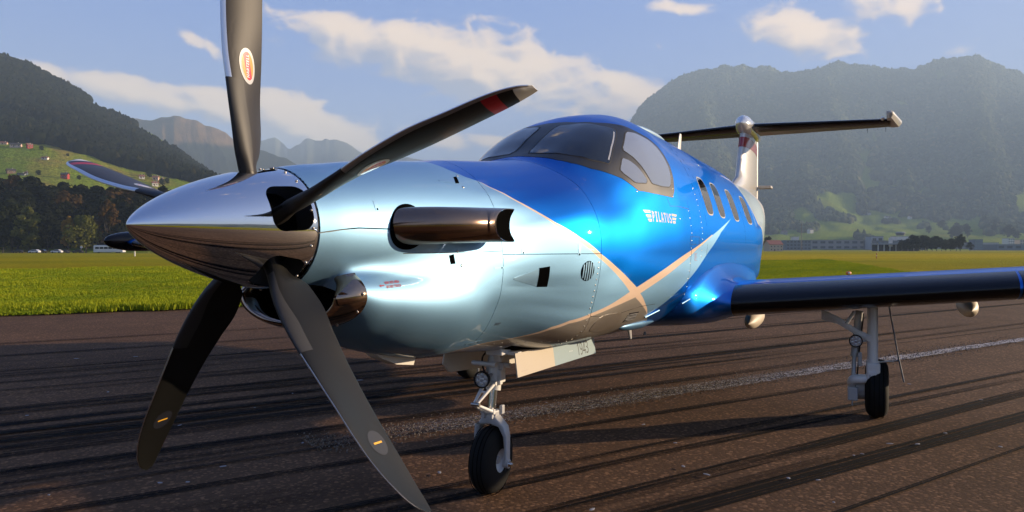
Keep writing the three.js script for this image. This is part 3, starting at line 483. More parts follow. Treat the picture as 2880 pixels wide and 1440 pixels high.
  const mark = grid(1.02, 1.028, -.64, -.46, 2, 8, .0016), spot = badgeAt(1.024, .001, -.55, .17, .052);
  for (let k = 0; k < 5; k++) {
    const a = phi + k * 2 * PI / 5, bl = new THREE.Group(); bl.name = 'propeller_blade'; bl.position.set(.55, shaftY, 0); bl.rotation.x = a; plane.add(bl);
    part(bl, 'blade', bodyCreased, bladeMat); part(bl, 'deice_boot', boot, M.bladeBoot); part(bl, 'erosion_strip', strip, M.nickel);
    part(bl, 'badge_rim', rimGeo, M.gearGrey); part(bl, 'badge', badgeGeo, badgeMat); part(bl, 'balance_mark', mark, M.yellow); part(bl, 'mark_spot', spot, std(lin(.010, .011, .018), .5));
  }
}

// ---------------------------------------------------------------- wings, fillets, pods
{
  const foil = (n, t, camber) => Array.from({ length: 2 * n }, (_, i) => { const s = i < n ? 1 - i / n : -(i - n) / n, a = Math.abs(s), c = (1 - Math.cos(PI * a)) / 2, y = 5 * t * (.2969 * Math.sqrt(c) - .126 * c - .3516 * c * c + .2843 * c ** 3 - .1036 * c ** 4); return [c, camber * 4 * c * (1 - c) + (s >= 0 ? y * (s === 0 ? 0 : 1) : -y)]; });
  const sec = (z) => { const k = clamp((z - 1.05) / 7); return { le: 5.27 + .028 * (z - 1.05), ch: mix(2.02, 1.06, k), y: 1.105 + .0895 * (z - 1.05), t: mix(.165, .13, k) }; };
  const ring = (z, o = 0, n = 36) => { const s = sec(z); return foil(n, s.t, .018).map(([c, y]) => { const cc = c, out = o / s.ch; return [s.le + s.ch * (cc - (cc < .5 ? out * (1 - cc * 2) : 0)), s.y + s.ch * y * (1 + (o ? o / (s.t * s.ch * .5) : 0)), z]; }); };
  const zs = [1.0, 1.4, 2, 2.8, 3.6, 4.4, 5.2, 6, 6.8, 7.5, 7.9];
  const tipLoops = [[8.0, .96, .9], [8.07, .86, .7], [8.12, .7, .4], [8.14, .5, .12]].map(([z, kc, kt]) => { const s = sec(7.9); return ring(7.9).map(([x, y]) => [s.le + s.ch * .55 + (x - s.le - s.ch * .55) * kc, s.y + (y - s.y) * kt + (z - 7.9) * .12, z]); });
  const wing = loftLoops([...zs.map((z) => ring(z)), ...tipLoops], true, true);
  const bootR = (z, o) => { const r = ring(z, o, 60), m = 60; return r.slice(m - 15, m + 17); };
  const boot = (z0, z1) => { const l = []; for (let k = 0; k <= 12; k++) l.push(bootR(mix(z0, z1, k / 12), .003)); return loftLoops(l, false, false); };
  const slotted = (z0, z1) => { const l = []; for (let k = 0; k <= 6; k++) { const z = mix(z0, z1, k / 6), s = sec(z); l.push([[s.le + s.ch * .72, s.y + s.ch * .062, z], [s.le + s.ch * 1.01, s.y + .002, z], [s.le + s.ch * .72, s.y - s.ch * .042, z]]); } return loftLoops(l, true, true); };
  for (const side of [1, -1]) {
    const f = (g) => (side > 0 ? g : mirrorZ(g));
    const w = part(plane, 'wing', f(wing), M.blue);
    part(w, 'deice_boot', f(boot(1.06, 3.30)), M.boot); part(w, 'deice_boot', f(boot(3.32, 7.85)), M.boot);
    part(w, 'flap', f(slotted(1.2, 5.0)), M.blue); part(w, 'aileron', f(slotted(5.02, 7.7)), M.blue);
    for (const [x, z, y, l] of [[6.85, 1.03, .80, .5], [6.65, 3.08, 1.035, .42]]) { const p = Array.from({ length: 14 }, (_, k) => { const t = k / 13, r = .088 * Math.sqrt(Math.max(0, 1 - (1 - Math.min(1, t * 2.2)) ** 2)) * (t > .55 ? 1 - ((t - .55) / .45) ** 2 * .9 : 1); return Array.from({ length: 22 }, (_, i) => [x + (t - .3) * l * 2, y + .06 * t + r * 1.15 * Math.cos(i / 22 * 2 * PI), z + r * Math.sin(i / 22 * 2 * PI)]); }); part(w, 'flap_fairing', f(loftLoops(p, true, true)), M.cream); }
    // fillet that blends the wing root into the fuselage side and belly
    const N = 36, zF = [1.075, 1.0, .93, .87, .80, .66, .40, .02], lo = zF.map((z, k) => {
      const t = k / 7, b = ring(1.075), q = [0, .10, .30, .62, 1, 1, 1, 1][k], s = sec(1.075);
      const x0 = [5.272, 5.20, 5.03, 4.80, 4.60, 4.55, 4.6, 4.62][k], x1 = [7.28, 7.4, 7.8, 8.3, 8.7, 8.8, 8.8, 8.8][k], top = [1.25, 1.265, 1.33, 1.46, 1.62, 1.5, 1.3, 1.2][k], bt = [.95, .93, .905, .885, .87, .858, .845, .842][k], mid = [1.09, 1.085, 1.08, 1.10, 1.16, 1.12, 1.05, 1.0][k];
      return b.map((p, i) => { const c = (p[0] - s.le) / s.ch, a = i < N ? PI * (1 - i / N) : PI * (i - N) / N, cx = mix(x0, x1, clamp((1 - Math.cos(a)) / 2)), e = Math.sin(a) ** .8; const el = [cx, i < N ? mid + (top - mid) * e * (1 - .25 * clamp((cx - x0) / (x1 - x0))) : mid + (bt - mid) * e ** .7, z]; const wv = [x0 + (x1 - x0) * c, p[1] + (i < N ? (top - 1.25) * e : (bt - .95) * e), z]; return [mix(wv[0], el[0], q), mix(wv[1], el[1], q), z]; });
    });
    part(plane, 'wing_fillet', f(loftLoops(lo, true, false)), M.blue);
  }
  // weather radar pod on the starboard tip
  const s8 = sec(8), pod = Array.from({ length: 26 }, (_, k) => { const t = k / 25, x = s8.le - .28 + t * 1.25, r = .155 * Math.sqrt(Math.max(0, 1 - (1 - Math.min(1, t * 2.3)) ** 2)) * (t > .5 ? 1 - ((t - .5) / .5) ** 2 * .85 : 1); return Array.from({ length: 28 }, (_, i) => [x, s8.y + .02 + r * Math.cos(i / 28 * 2 * PI), 8.1 + r * Math.sin(i / 28 * 2 * PI)]); });
  part(plane, 'radar_pod', mirrorZ(loftLoops(pod, true, true)), M.boot);
}

// ---------------------------------------------------------------- tail
{
  const F = (c0, c1, y, t, n = 20) => Array.from({ length: 2 * n }, (_, i) => { const s = i < n ? 1 - i / n : -(i - n) / n, a = Math.abs(s), c = (1 - Math.cos(PI * a)) / 2, h = 5 * t * (.2969 * Math.sqrt(c) - .126 * c - .3516 * c * c + .2843 * c ** 3 - .1036 * c ** 4) * (c1 - c0); return [c0 + c * (c1 - c0), y, s >= 0 ? h : -h]; });
  const le = pchip([2.4, 2.62, 2.75, 2.95, 3.3, 3.7, 4.02], [9.6, 10.4, 11.2, 11.92, 12.12, 12.34, 12.55]);
  const fin = part(plane, 'tail_fin', loftLoops([2.42, 2.52, 2.62, 2.7, 2.8, 2.95, 3.1, 3.3].map((y) => F(le(y), 14.36, y, .155 * (14.36 - 12) / (14.36 - le(y)) * .62)), true, true), M.tailWhite);
  part(fin, 'stripe', loftLoops([3.545, 3.745].map((y) => F(le(y) - .004, 14.365, y, .102)), true, true), M.red);
  part(fin, 'upper_fin', loftLoops([3.3, 3.5, 3.7, 3.9, 4.02].map((y) => F(le(y), 14.36, y, .098)), true, true), M.tailWhite);
  part(fin, 'rudder_edge', loftLoops([2.62, 3.3, 3.9].map((y) => F(14.3, 14.46, y, .16)), true, true), M.tailWhite);
  part(fin, 'tail_bracket', boxAt(14.3, 2.93, .17, .30, .055, .26, .015), M.gearGrey);
  const bullet = Array.from({ length: 24 }, (_, k) => { const t = k / 23, x = 12.22 + t * 2.4, q = Math.sqrt(Math.max(0, 1 - (1 - Math.min(1, t * 5)) ** 2)) * (t > .4 ? 1 - ((t - .4) / .6) ** 2 * .8 : 1); return Array.from({ length: 28 }, (_, i) => [x, 3.99 + .195 * q * Math.cos(i / 28 * 2 * PI), .16 * q * Math.sin(i / 28 * 2 * PI)]); });
  part(plane, 'bullet_fairing', loftLoops(bullet, true, true), phy(lin(.78, .77, .74), .16, .55, coat));
  const hor = (z, o = 0) => { const k = z / 2.55, a = mix(12.72, 13.28, k), b = mix(14.15, 14.12, k), y = 4.0; return Array.from({ length: 40 }, (_, i) => { const s = i < 20 ? 1 - i / 20 : -(i - 20) / 20, q = Math.abs(s), c = (1 - Math.cos(PI * q)) / 2, h = 5 * .11 * (.2969 * Math.sqrt(c) - .126 * c - .3516 * c * c + .2843 * c ** 3 - .1036 * c ** 4) * (b - a); return [a + c * (b - a) - (c < .1 ? o * (1 - c * 8) : 0), y + (s >= 0 ? h + o : -h - o), z]; }); };
  for (const side of [1, -1]) {
    const f = (g) => (side > 0 ? g : mirrorZ(g));
    const h = part(plane, 'tailplane', f(loftLoops([0, .4, .9, 1.5, 2.1, 2.5].map((z) => hor(z)), true, true)), std(lin(.20, .19, .18), .5));
    const b = []; for (let k = 0; k <= 6; k++) b.push(hor(mix(.17, 2.48, k / 6), .003).slice(13, 28)); part(h, 'deice_boot', f(loftLoops(b, false, false)), M.boot);
    part(h, 'tip_plate', f(loftLoops([[-.06, 0], [.0, 1], [.05, 1], [.07, 0]].map(([d, w]) => [[13.02, 4.055 + d, 2.42], [13.02, 4.055 + d, 2.5 + .03 * w], [13.95, 4.02 + d, 2.64 + .05 * w], [13.95, 4.02 + d, 2.5]]), true, true)), M.tailWhite);
    const nl = new THREE.SphereGeometry(.045, 14, 10); nl.scale(2, .8, .8); nl.translate(13.2, 4.02, 2.36); part(h, 'position_light', f(nl), M.tailWhite);
    for (const z of [2.1, 2.42]) part(h, 'static_wick', f(rod([14.1, 3.99, z], [14.26, 3.93, z], .004, .002, 6)), M.dark);
  }
  // aerials on the back and belly
  const blade = (x, y, z, h, c, sweep, m, nm = 'blade_aerial') => part(plane, nm, loftLoops([0, .5, .9, 1].map((t) => Array.from({ length: 14 }, (_, i) => { const a = i / 14 * 2 * PI, k = (1 - .45 * t) * (t === 1 ? .7 : 1); return [x + sweep * t + c / 2 * k * Math.cos(a), y + h * t, z + .016 * k * Math.sin(a)]; })), true, true), m);
  blade(7.55, 2.76, 0, .36, .2, .14, M.antenna); blade(9.3, 2.68, 0, .13, .5, .2, M.palePanel);
  const ad = []; for (let k = 0; k <= 10; k++) { const t = k / 10, x = mix(4.75, 5.7, t), r = .028 * Math.sin(PI * clamp(t, .03, .97)) ** .5, th = .30, q = fPos(x, th), n = fNor(x, th); ad.push(Array.from({ length: 12 }, (_, i) => { const a = i / 12 * 2 * PI; return [q[0], q[1] + n[1] * r * Math.cos(a) - n[2] * r * 1.6 * Math.sin(a), q[2] + n[2] * r * Math.cos(a) + n[1] * r * 1.6 * Math.sin(a)]; })); } part(plane, 'roof_fairing', loftLoops(ad, true, true), M.palePanel);
  blade(3.98, 1.0, .50, -.11, .08, .05, M.gearGrey); blade(5.1, .80, .3, .03, .06, 0, M.gearGrey, 'drain_mast');
  const nav = Array.from({ length: 14 }, (_, k) => { const t = k / 13, r = .075 * Math.sqrt(Math.max(0, 1 - (1 - Math.min(1, t * 3)) ** 2)) * (t > .6 ? 1 - (t - .6) / .4 * .8 : 1); return Array.from({ length: 20 }, (_, i) => { const a = i / 20 * 2 * PI; return [3.45 + t * .75, 1.045 - .02 * t + r * .5 * Math.cos(a), .585 + .05 * t + r * .5 * Math.sin(a)]; }); });
  part(plane, 'belly_fairing', loftLoops(nav, true, true), phy(lin(.06, .17, .30), .4, .5, coat));
  // oil cooler flap under the nose
  part(plane, 'cooler_flap', loftLoops([-.05, .02].map((z) => [[1.27, 1.13, z], [1.70, 1.06, z], [1.665, .985, z], [1.51, 1.01, z], [1.38, 1.06, z]]), true, true), M.antenna);
  // wing root and side details: pitot, steps, strakes
  for (const [a, b] of [[[4.44, 1.16, .815], [4.62, 1.19, .84]], [[3.84, 1.09, .675], [4.06, 1.13, .725]]]) part(plane, 'drip_strip', rod(a, b, .007), M.ice);
}
// ---------------------------------------------------------------- undercarriage
const tyreShape = (R, w, rimR) => { const p = []; for (let k = 0; k <= 26; k++) { const a = PI * (k / 26), u = Math.cos(a), e = .62; const y = w / 2 * Math.sign(u) * Math.abs(u) ** .8, r = rimR + (R - rimR) * Math.sin(a) ** e; p.push(new THREE.Vector2(r, y)); } return p; };
function wheel(parent, c, R, w, rimR) {
  const g = new THREE.LatheGeometry(tyreShape(R, w, rimR), 96); g.rotateX(PI / 2); g.translate(...c);
  const parts = [g]; const t = part(parent, 'tyre', parts, M.tyre);
  // tread grooves as thin dark hoops
  const gro = []; for (const z of [-.28, -.1, .1, .28]) { const q = new THREE.TorusGeometry(R * .9985, .0022, 6, 96); q.translate(c[0], c[1], c[2] + z * w); gro.push(q); } part(parent, 'tread_groove', gro, M.dark);
  const P2 = (a) => a.map(([r, y]) => new THREE.Vector2(r, y));
  const rg = new THREE.LatheGeometry(P2([[rimR * 1.04, -w * .44], [rimR * .97, -w * .40], [rimR * .9, -w * .2], [rimR * .42, -w * .16], [.0001, -w * .16]]).concat(P2([[.0001, w * .16], [rimR * .42, w * .16], [rimR * .88, w * .22], [rimR * .95, w * .40], [rimR * 1.04, w * .44], [rimR * 1.04, w * .41]])), 64); rg.rotateX(PI / 2); rg.translate(...c); const m = M.rim.clone(); m.side = THREE.DoubleSide; part(parent, 'rim', rg, m);
  for (const s of [1, -1]) part(parent, 'wheel_hub', rod([c[0], c[1], c[2] + s * w * .12], [c[0], c[1], c[2] + s * w * .36], rimR * .36, rimR * .30, 24), M.gearGrey);
  return t;
}
function lamp(parent, c, r, aim = [-1, 0, .1]) {
  const d = V(...aim).normalize(), q = new THREE.Quaternion().setFromUnitVectors(V(0, 1, 0), d), put = (g) => { g.applyQuaternion(q); g.translate(...c); return g; };
  const h = new THREE.LatheGeometry([[.0001, -.07], [r * .45, -.065], [r * .9, -.03], [r * 1.08, .0], [r * 1.08, .014], [r * .92, .016], [r * .9, .004]].map((p) => new THREE.Vector2(...p)), 40); part(parent, 'lamp_housing', put(h), M.rubber);
  const gl = []; for (let k = 0; k < 7; k++) { const a = k / 6 * 2 * PI, s = new THREE.SphereGeometry(r * .3, 14, 8, 0, 2 * PI, 0, PI / 2); s.scale(1, .35, 1); s.translate(k === 6 ? 0 : r * .58 * Math.cos(a), .006, k === 6 ? 0 : r * .58 * Math.sin(a)); gl.push(put(s)); } const disc = new THREE.CylinderGeometry(r * .92, r * .92, .006, 36); disc.translate(0, .003, 0); gl.push(put(disc)); part(parent, 'lamp_lens', gl, M.lampGlass);
}
const gearGroup = (name) => { const g = new THREE.Group(); g.name = name; plane.add(g); return g; };
{
  const g = gearGroup('nose_landing_gear'), X = 2.585, W = (o) => boxAt(...o);
  wheel(g, [X, .222, 0], .222, .158, .078);
  // fork
  const fk = []; for (const s of [1, -1]) { const z = s * .112; fk.push(loftLoops([[X + .01, .205, z, .030, .012], [X + .012, .30, z, .028, .012], [X + .012, .385, z * .98, .034, .014], [X + .005, .45, z * .8, .040, .024], [X, .488, z * .42, .046, .034], [X, .50, 0, .048, .036]].map(([x, y, zz, a, b]) => Array.from({ length: 16 }, (_, i) => { const t = i / 16 * 2 * PI, e = .5; return [x + a * Math.sign(Math.cos(t)) * Math.abs(Math.cos(t)) ** e, y + (y > .46 ? b * Math.sign(Math.sin(t)) * Math.abs(Math.sin(t)) ** e : 0), zz + (y > .46 ? 0 : b * Math.sign(Math.sin(t)) * Math.abs(Math.sin(t)) ** e)]; })), true, true)); fk.push(rod([X + .01, .205, z - s * .02], [X + .01, .205, z + s * .016], .03, .03, 20)); }
  part(g, 'fork', fk, M.gearGrey); 
  for (const s of [1, -1]) part(g, 'axle_nut', [rod([X + .01, .205, s * .126], [X + .01, .205, s * .152], .021, .019, 6), rod([X + .01, .205, s * .15], [X + .01, .205, s * .158], .008, .008, 10)], M.steel);
  part(g, 'strut_collar', [W([X + .005, .528, 0, .085, .055, .10, .012]), W([X - .05, .54, .03, .03, .075, .022, .006]), W([X - .05, .54, -.03, .03, .075, .022, .006]), W([X + .05, .55, .055, .04, .06, .022, .006])], M.gearGrey);
  part(g, 'oleo_piston', rod([X + .005, .54, 0], [X + .03, .69, 0], .030, .030, 28), M.steel);
  part(g, 'strut', [rod([X + .028, .68, 0], [X + .036, .72, 0], .050, .050, 24), rod([X + .034, .71, 0], [X + .085, .985, 0], .042, .047, 24), W([X + .05, .775, .05, .07, .09, .03, .008]), W([X + .062, .83, .052, .05, .06, .03, .008]), rod([X + .07, .845, .04], [X + .07, .845, .105], .017, .017, 14), W([X + .02, .735, .055, .04, .03, .025, .006])], M.gearWhite);
  const link = (a, b) => { const l = []; for (const s of [1, -1]) l.push(rod([a[0], a[1], s * .036], [b[0], b[1], s * .012], .014, .009, 12)); l.push(rod([a[0], a[1], -.05], [a[0], a[1], .05], .015, .015, 14), rod([mix(a[0], b[0], .45), mix(a[1], b[1], .45), -.028], [mix(a[0], b[0], .45), mix(a[1], b[1], .45), .028], .008)); return l; };
  part(g, 'torque_link', link([X - .02, .735], [X - .205, .632]), M.gearWhite); part(g, 'torque_link', link([X - .045, .55], [X - .205, .622]), M.gearWhite); part(g, 'link_pin', rod([X - .207, .627, -.03], [X - .207, .627, .03], .012), M.bolt);
  part(g, 'drag_brace', [W([X + .10, .90, .012, .045, .24, .035, .008, [0, 0, -.42]]), W([X + .10, .90, -.05, .045, .24, .03, .008, [0, 0, -.42]]), rod([X + .10, .96, -.16], [X + .10, .96, .17], .022)], M.gearGrey);
  part(g, 'steering_actuator', [rod([X - .04, .865, -.12], [X - .05, .862, .06], .016), W([X - .02, .93, .075, .09, .06, .05, .006, [0, 0, .5]])], M.gearWhite);
  part(g, 'hose', pipe([[X + .09, .96, -.03], [X + .01, .9, -.07], [X + .0, .82, -.06], [X + .035, .76, -.045]], .006), M.rubber);
  lamp(g, [X - .095, .768, -.015], .052); part(g, 'lamp_bracket', rod([X - .05, .768, -.012], [X + .04, .79, 0], .014), M.gearGrey);
  // wheel well and doors
  for (const s of [1, -1]) part(g, 'wheel_well', plate([[2.40, 2.72], [3.80, 2.80], [3.80, PI], [2.40, PI]], .002, { side: s, level: 4 }), M.dark);
  const [c, x] = canvas(1024, 128); x.fillStyle = css(.58, .50, .39); x.fillRect(0, 0, 512, 128); x.fillStyle = css(.30, .42, .46); x.fillRect(430, 0, 600, 128); x.fillStyle = css(.012, .012, .014); x.font = '104px sans-serif'; x.textBaseline = 'middle'; x.textAlign = 'center'; x.save(); x.translate(832, 62); x.scale(178 / x.measureText('1943').width, 1.2); x.fillText('1943', 0, 0); x.restore(); x.fillStyle = css(.5, .42, .34); x.fillRect(40, 100, 70, 3); x.fillStyle = css(.6, .68, .7); for (let k = 0; k < 3; k++) { x.beginPath(); x.arc(640 + k * 18, 62, 5, 0, 7); x.fill(); }
  const dm = phy(lin(1, 1, 1), .38, 0, { map: canvasTexture(c), clearcoat: .6 });
  const door = (s) => { const z = s * .25, q = [], uv = [], n = 40; for (let k = 0; k <= n; k++) for (let j = 0; j <= 6; j++) { const u = k / n, xx = mix(2.42, 3.81, u), y1 = mix(.965, .915, u), y0 = s > 0 ? mix(.815, .79, u) : .86 - .06 * smooth(0, .06, u) - .11 * u; q.push([xx, mix(y1, y0, j / 6), z + s * (.012 + .02 * (j / 6))]); uv.push([u, 1 - j / 6]); } const pos = [], UV = [], idx = []; for (const o of [0, -s * .008]) q.forEach((p, i) => { pos.push(p[0], p[1], p[2] + o); UV.push(...uv[i]); }); const m = q.length; for (let k = 0; k < n; k++) for (let j = 0; j < 6; j++) { const p = k * 7 + j; s > 0 ? idx.push(p, p + 1, p + 7, p + 1, p + 8, p + 7) : idx.push(p, p + 7, p + 1, p + 1, p + 7, p + 8); const r = p + m; s > 0 ? idx.push(r, r + 7, r + 1, r + 1, r + 7, r + 8) : idx.push(r, r + 1, r + 7, r + 1, r + 8, r + 7); } const e = (a, b) => idx.push(a, b, a + m, b, b + m, a + m); for (let j = 0; j < 6; j++) { e(j, j + 1); e(n * 7 + j + 1, n * 7 + j); } for (let k = 0; k < n; k++) { e((k + 1) * 7, k * 7); e(k * 7 + 6, (k + 1) * 7 + 6); } const gg = mesh(pos, idx, UV); return toCreasedNormals(gg, .6); };
  part(g, 'gear_door', door(1), dm); part(g, 'gear_door', door(-1), M.antenna);
  part(g, 'door_hinge', [boxAt(2.50, .955, .21, .05, .02, .09), boxAt(3.05, .935, .21, .05, .02, .09), boxAt(2.46, .97, .12, .13, .05, .12, .012)], M.gearWhite);
}
{
  const make = (s) => {
    const g = gearGroup('main_landing_gear'), f = (a) => (s > 0 ? a : a.map ? a.map((q) => mirrorZ(q)) : mirrorZ(a)), X = 6.167, Z = 2.285;
    const one = (n, l, m) => part(g, n, f(l), m);
    wheel(g, [X, .28, s * Z], .28, .205, .135);
    one('leg', [rod([6.07, 1.16, 2.245], [6.02, .53, 2.25], .049, .046, 24), rod([6.02, .56, 2.25], [6.018, .49, 2.25], .058, .056, 24)], M.gearWhite);
    one('knuckle', [boxAt(6.0, .485, 2.255, .11, .12, .12, .02), boxAt(5.985, .43, 2.245, .10, .10, .10, .025)], M.gearWhite);
    one('trailing_arm', [pipe([[5.99, .40, 2.25], [5.985, .385, 2.17], [6.0, .375, 2.09], [6.06, .33, 2.07], [X, .28, 2.075], [X + .06, .262, 2.08]], .043, 40, 18), rod([X, .28, 2.03], [X, .28, 2.2], .06, .06, 24)], M.gearWhite);
    one('brake_unit', [rod([X, .28, 2.10], [X, .28, 2.19], .12, .12, 28), boxAt(6.03, .23, 2.08, .05, .13, .09, .012), rod([6.03, .17, 2.075], [6.03, .12, 2.075], .008)], M.gearGrey);
    one('shock_strut', [rod([6.16, 1.02, 2.13], [6.08, .58, 2.09], .036, .036, 20), rod([6.08, .60, 2.09], [6.03, .41, 2.085], .020, .020, 16), boxAt(6.03, .57, 2.14, .05, .13, .035, .01)], M.gearGrey);
    one('side_brace', [loftLoops([[6.03, .985, 1.80, .05], [6.03, .93, 1.95, .036], [6.025, .82, 2.12, .030], [6.02, .765, 2.235, .036]].map(([x, y, z, h]) => [[x - .012, y + h, z], [x + .012, y + h, z], [x + .012, y - h, z], [x - .012, y - h, z]]), true, true), rod([5.99, .775, 2.225], [6.05, .775, 2.225], .032, .032, 20), rod([6.02, .90, 2.02], [6.06, 1.02, 2.09], .016)], M.gearWhite);
    const lg = new THREE.Group(); lamp(g, [5.985, .745, s * 2.105], .056, [-1, 0, .05]); 
    one('lamp_bracket', rod([5.98, .745, 2.12], [6.04, .75, 2.23], .012), M.gearGrey);
    one('brake_hose', pipe([[6.1, 1.0, 2.17], [6.06, .8, 2.15], [6.05, .6, 2.13], [6.03, .45, 2.12], [6.05, .3, 2.1]], .007), M.rubber);
    one('gear_door', [loftLoops([[1.075, 2.385, .02], [.9, 2.415, .26], [.6, 2.465, .25], [.38, 2.51, .17]].map(([y, z, d]) => [[6.02 - .02, y, z - .006], [6.02 + d * 1.6 + .1, y, z + .0], [6.02 + d * 1.6 + .1, y, z + .008], [6.0, y, z + .008]]), true, true)], M.gearGrey);
    one('door_link', rod([6.02, .55, 2.30], [6.06, .57, 2.465], .008), M.bolt);
    const well = boxAt(6.3, 1.12, 1.9, .6, .08, .8); one('wheel_well', well, M.dark);
  };
  make(1); make(-1);
}
// ---------------------------------------------------------------- ground. (u, v) are metres to the right of and ahead of the camera's foot; runway axes are (along, across)
const UV = (u, v, y = 0) => V(EYE.x + RIGHT.x * u + AHEAD.x * v, y, EYE.z + RIGHT.z * u + AHEAD.z * v);
const RW = [.842, .539], RD = (a, n, y = 0) => UV(a * RW[0] - n * RW[1], a * RW[1] + n * RW[0], y);   // along, across
const toUV = (px, py) => { const v = 1792 * 1.62 / (py - 627.3); return [(px - 1288) / 1792 * v, v]; };
const edgeN = (a) => 21.4 - .035 * clamp(a, -60, 60) + .5 * (fbm(a * .08, 3, 1, 3) - .5) + .5 * (fbm(a * .8, 9, 1, 3) - .5);
function sheet(name, na, nn, at, colour, material, uvs, kind) {
  const pos = [], col = [], uv = [], idx = [];
  for (let i = 0; i <= na; i++) for (let j = 0; j <= nn; j++) { const p = at(i / na, j / nn); pos.push(p.x, p.y, p.z); if (colour) col.push(...colour(p, i / na, j / nn)); uv.push(...uvs(p, i / na, j / nn)); }
  for (let i = 0; i < na; i++) for (let j = 0; j < nn; j++) { const p = i * (nn + 1) + j; idx.push(p, p + nn + 1, p + 1, p + 1, p + nn + 1, p + nn + 2); }
  const g = mesh(pos, idx, uv); if (colour) g.setAttribute('color', new THREE.Float32BufferAttribute(col, 3));
  // faces up
  if (g.attributes.normal.getY(0) < 0) { const a = g.index.array; for (let i = 0; i < a.length; i += 3) [a[i], a[i + 1]] = [a[i + 1], a[i]]; g.computeVertexNormals(); }
  return structure(name, g, material, kind);
}
const ruv = (s) => (p) => { const x = p.x - EYE.x, z = p.z - EYE.z, u = x * RIGHT.x + z * RIGHT.z, v = x * AHEAD.x + z * AHEAD.z; return [(u * RW[0] + v * RW[1]) / s, (v * RW[0] - u * RW[1]) / s]; };
{
  // asphalt grain: bitumen with paler aggregate; tiles of 6 m
  const S = 1536, col = new Uint8Array(S * S * 4), bmp = new Uint8Array(S * S * 4), R = rng(5);
  const cells = 230, cell = []; for (let i = 0; i < cells * cells; i++) cell.push([R(), R(), R(), R()]);
  for (let y = 0; y < S; y++) for (let x = 0; x < S; x++) {
    const fx = x / S * cells, fy = y / S * cells, cx = Math.floor(fx), cy = Math.floor(fy); let best = 9, id = 0;
    for (let a = -1; a <= 1; a++) for (let b = -1; b <= 1; b++) { const k = ((cy + b + cells) % cells) * cells + (cx + a + cells) % cells, d = Math.hypot(cx + a + cell[k][0] - fx, cy + b + cell[k][1] - fy) / (.5 + .7 * cell[k][2]); if (d < best) { best = d; id = k; } }
    const st = smooth(.75, .35, best), tone = .55 + 1.1 * cell[id][3] ** 3, n = R(), w = fbm(x / S * 8, y / S * 8, 2.2, 3);
    const v = mix(.60, tone, st) * (.75 + .5 * n) * (.8 + .4 * w), k = (y * S + x) * 4;
    col[k] = clamp(v * 128, 0, 255); col[k + 1] = clamp(v * 124, 0, 255); col[k + 2] = clamp(v * 119, 0, 255); col[k + 3] = 255;
    bmp[k] = bmp[k + 1] = bmp[k + 2] = clamp((st * .75 + n * .25) * 255, 0, 255); bmp[k + 3] = 255;
  }
  const tex = (d) => { const t = new THREE.DataTexture(d, S, S); t.wrapS = t.wrapT = THREE.RepeatWrapping; t.magFilter = THREE.LinearFilter; t.minFilter = THREE.LinearMipmapLinearFilter; t.generateMipmaps = true; t.needsUpdate = true; return t; };
  const asphalt = phy(lin(.29, .158, .082), .9, 0, { specularIntensity: .3, map: tex(col), bumpMap: tex(bmp), bumpScale: .0012, vertexColors: true });
  const tone = (p) => { const [a, n] = ruv(1)(p), s = .74 + .34 * fbm(a * .05, n * .5, 4, 4) + .24 * fbm(a * .3, n * .3, 8, 4); return [s, s * .995, s * .985]; };
  const lvl = (a0, a1, n0, n1) => (i, j) => RD(mix(a0, a1, i), mix(n0, n1, j), 0);
  sheet('runway', 120, 60, (i, j) => { const a = mix(-70, 90, i); return RD(a, mix(-14, edgeN(a) + .25, j)); }, tone, asphalt, ruv(6));
  sheet('runway', 10, 4, (i, j) => { const a = mix(-900, -70, i); return RD(a, mix(-14, 23.6, j)); }, tone, asphalt, ruv(6));
  sheet('runway', 10, 4, (i, j) => { const a = mix(90, 1300, i); return RD(a, mix(-14, 19.4, j)); }, tone, asphalt, ruv(6));
  // rubber streaks: thin sheets along the runway with torn, streaky opacity
  const streak = (seed, W = 1024, H = 64) => { const d = new Uint8Array(W * H * 4); for (let y = 0; y < H; y++) for (let x = 0; x < W; x++) { const e = Math.min(y, H - 1 - y) / (H / 2), lines = fbm(seed, y * .22, 1, 3), along = fbm(x * .012, seed * 3 + y * .03, 5, 4), fine = noise3(x * .25, y * .7, seed), end = smooth(0, .22, x / W) * smooth(1, .7, x / W); const o = clamp(smooth(0, .16, e) * (smooth(.28, .46, lines) * .8 + .25) * (smooth(.25, .55, along) * .8 + .3) * (.8 + .35 * fine)) * end, k = (y * W + x) * 4; d[k] = d[k + 1] = d[k + 2] = o * 255; d[k + 3] = 255; } const t = new THREE.DataTexture(d, W, H); t.magFilter = THREE.LinearFilter; t.needsUpdate = true; return t; };
  const mats = [1, 2, 3, 4].map((s) => [.95, .75, .5].map((o) => phy(lin(.006, .0052, .0047), .9, 0, { specularIntensity: .2, alphaMap: streak(s * 7.3), transparent: true, opacity: o })));
  const R2 = rng(77), list = [[2.2, .34, 0], [2.9, .30, 0], [3.2, .36, 0], [3.62, .34, 0], [4.1, .2, 1], [4.6, .3, 0], [5.15, .2, 1], [6.35, .3, 1], [6.9, .24, 1], [7.5, .32, 0], [8.0, .28, 0], [8.9, .3, 1], [1.5, .4, 0], [.9, .3, 1], [9.7, .36, 0], [10.6, .3, 1], [11.7, .4, 1], [5.95, .2, 2], [13.2, .4, 2], [15, .45, 2]];
  for (let k = 0; k < 34; k++) list.push([.4 + 13 * R2() ** .9, .05 + .22 * R2() ** 1.5, Math.floor(R2() * 3)]);
  const geos = new Map();
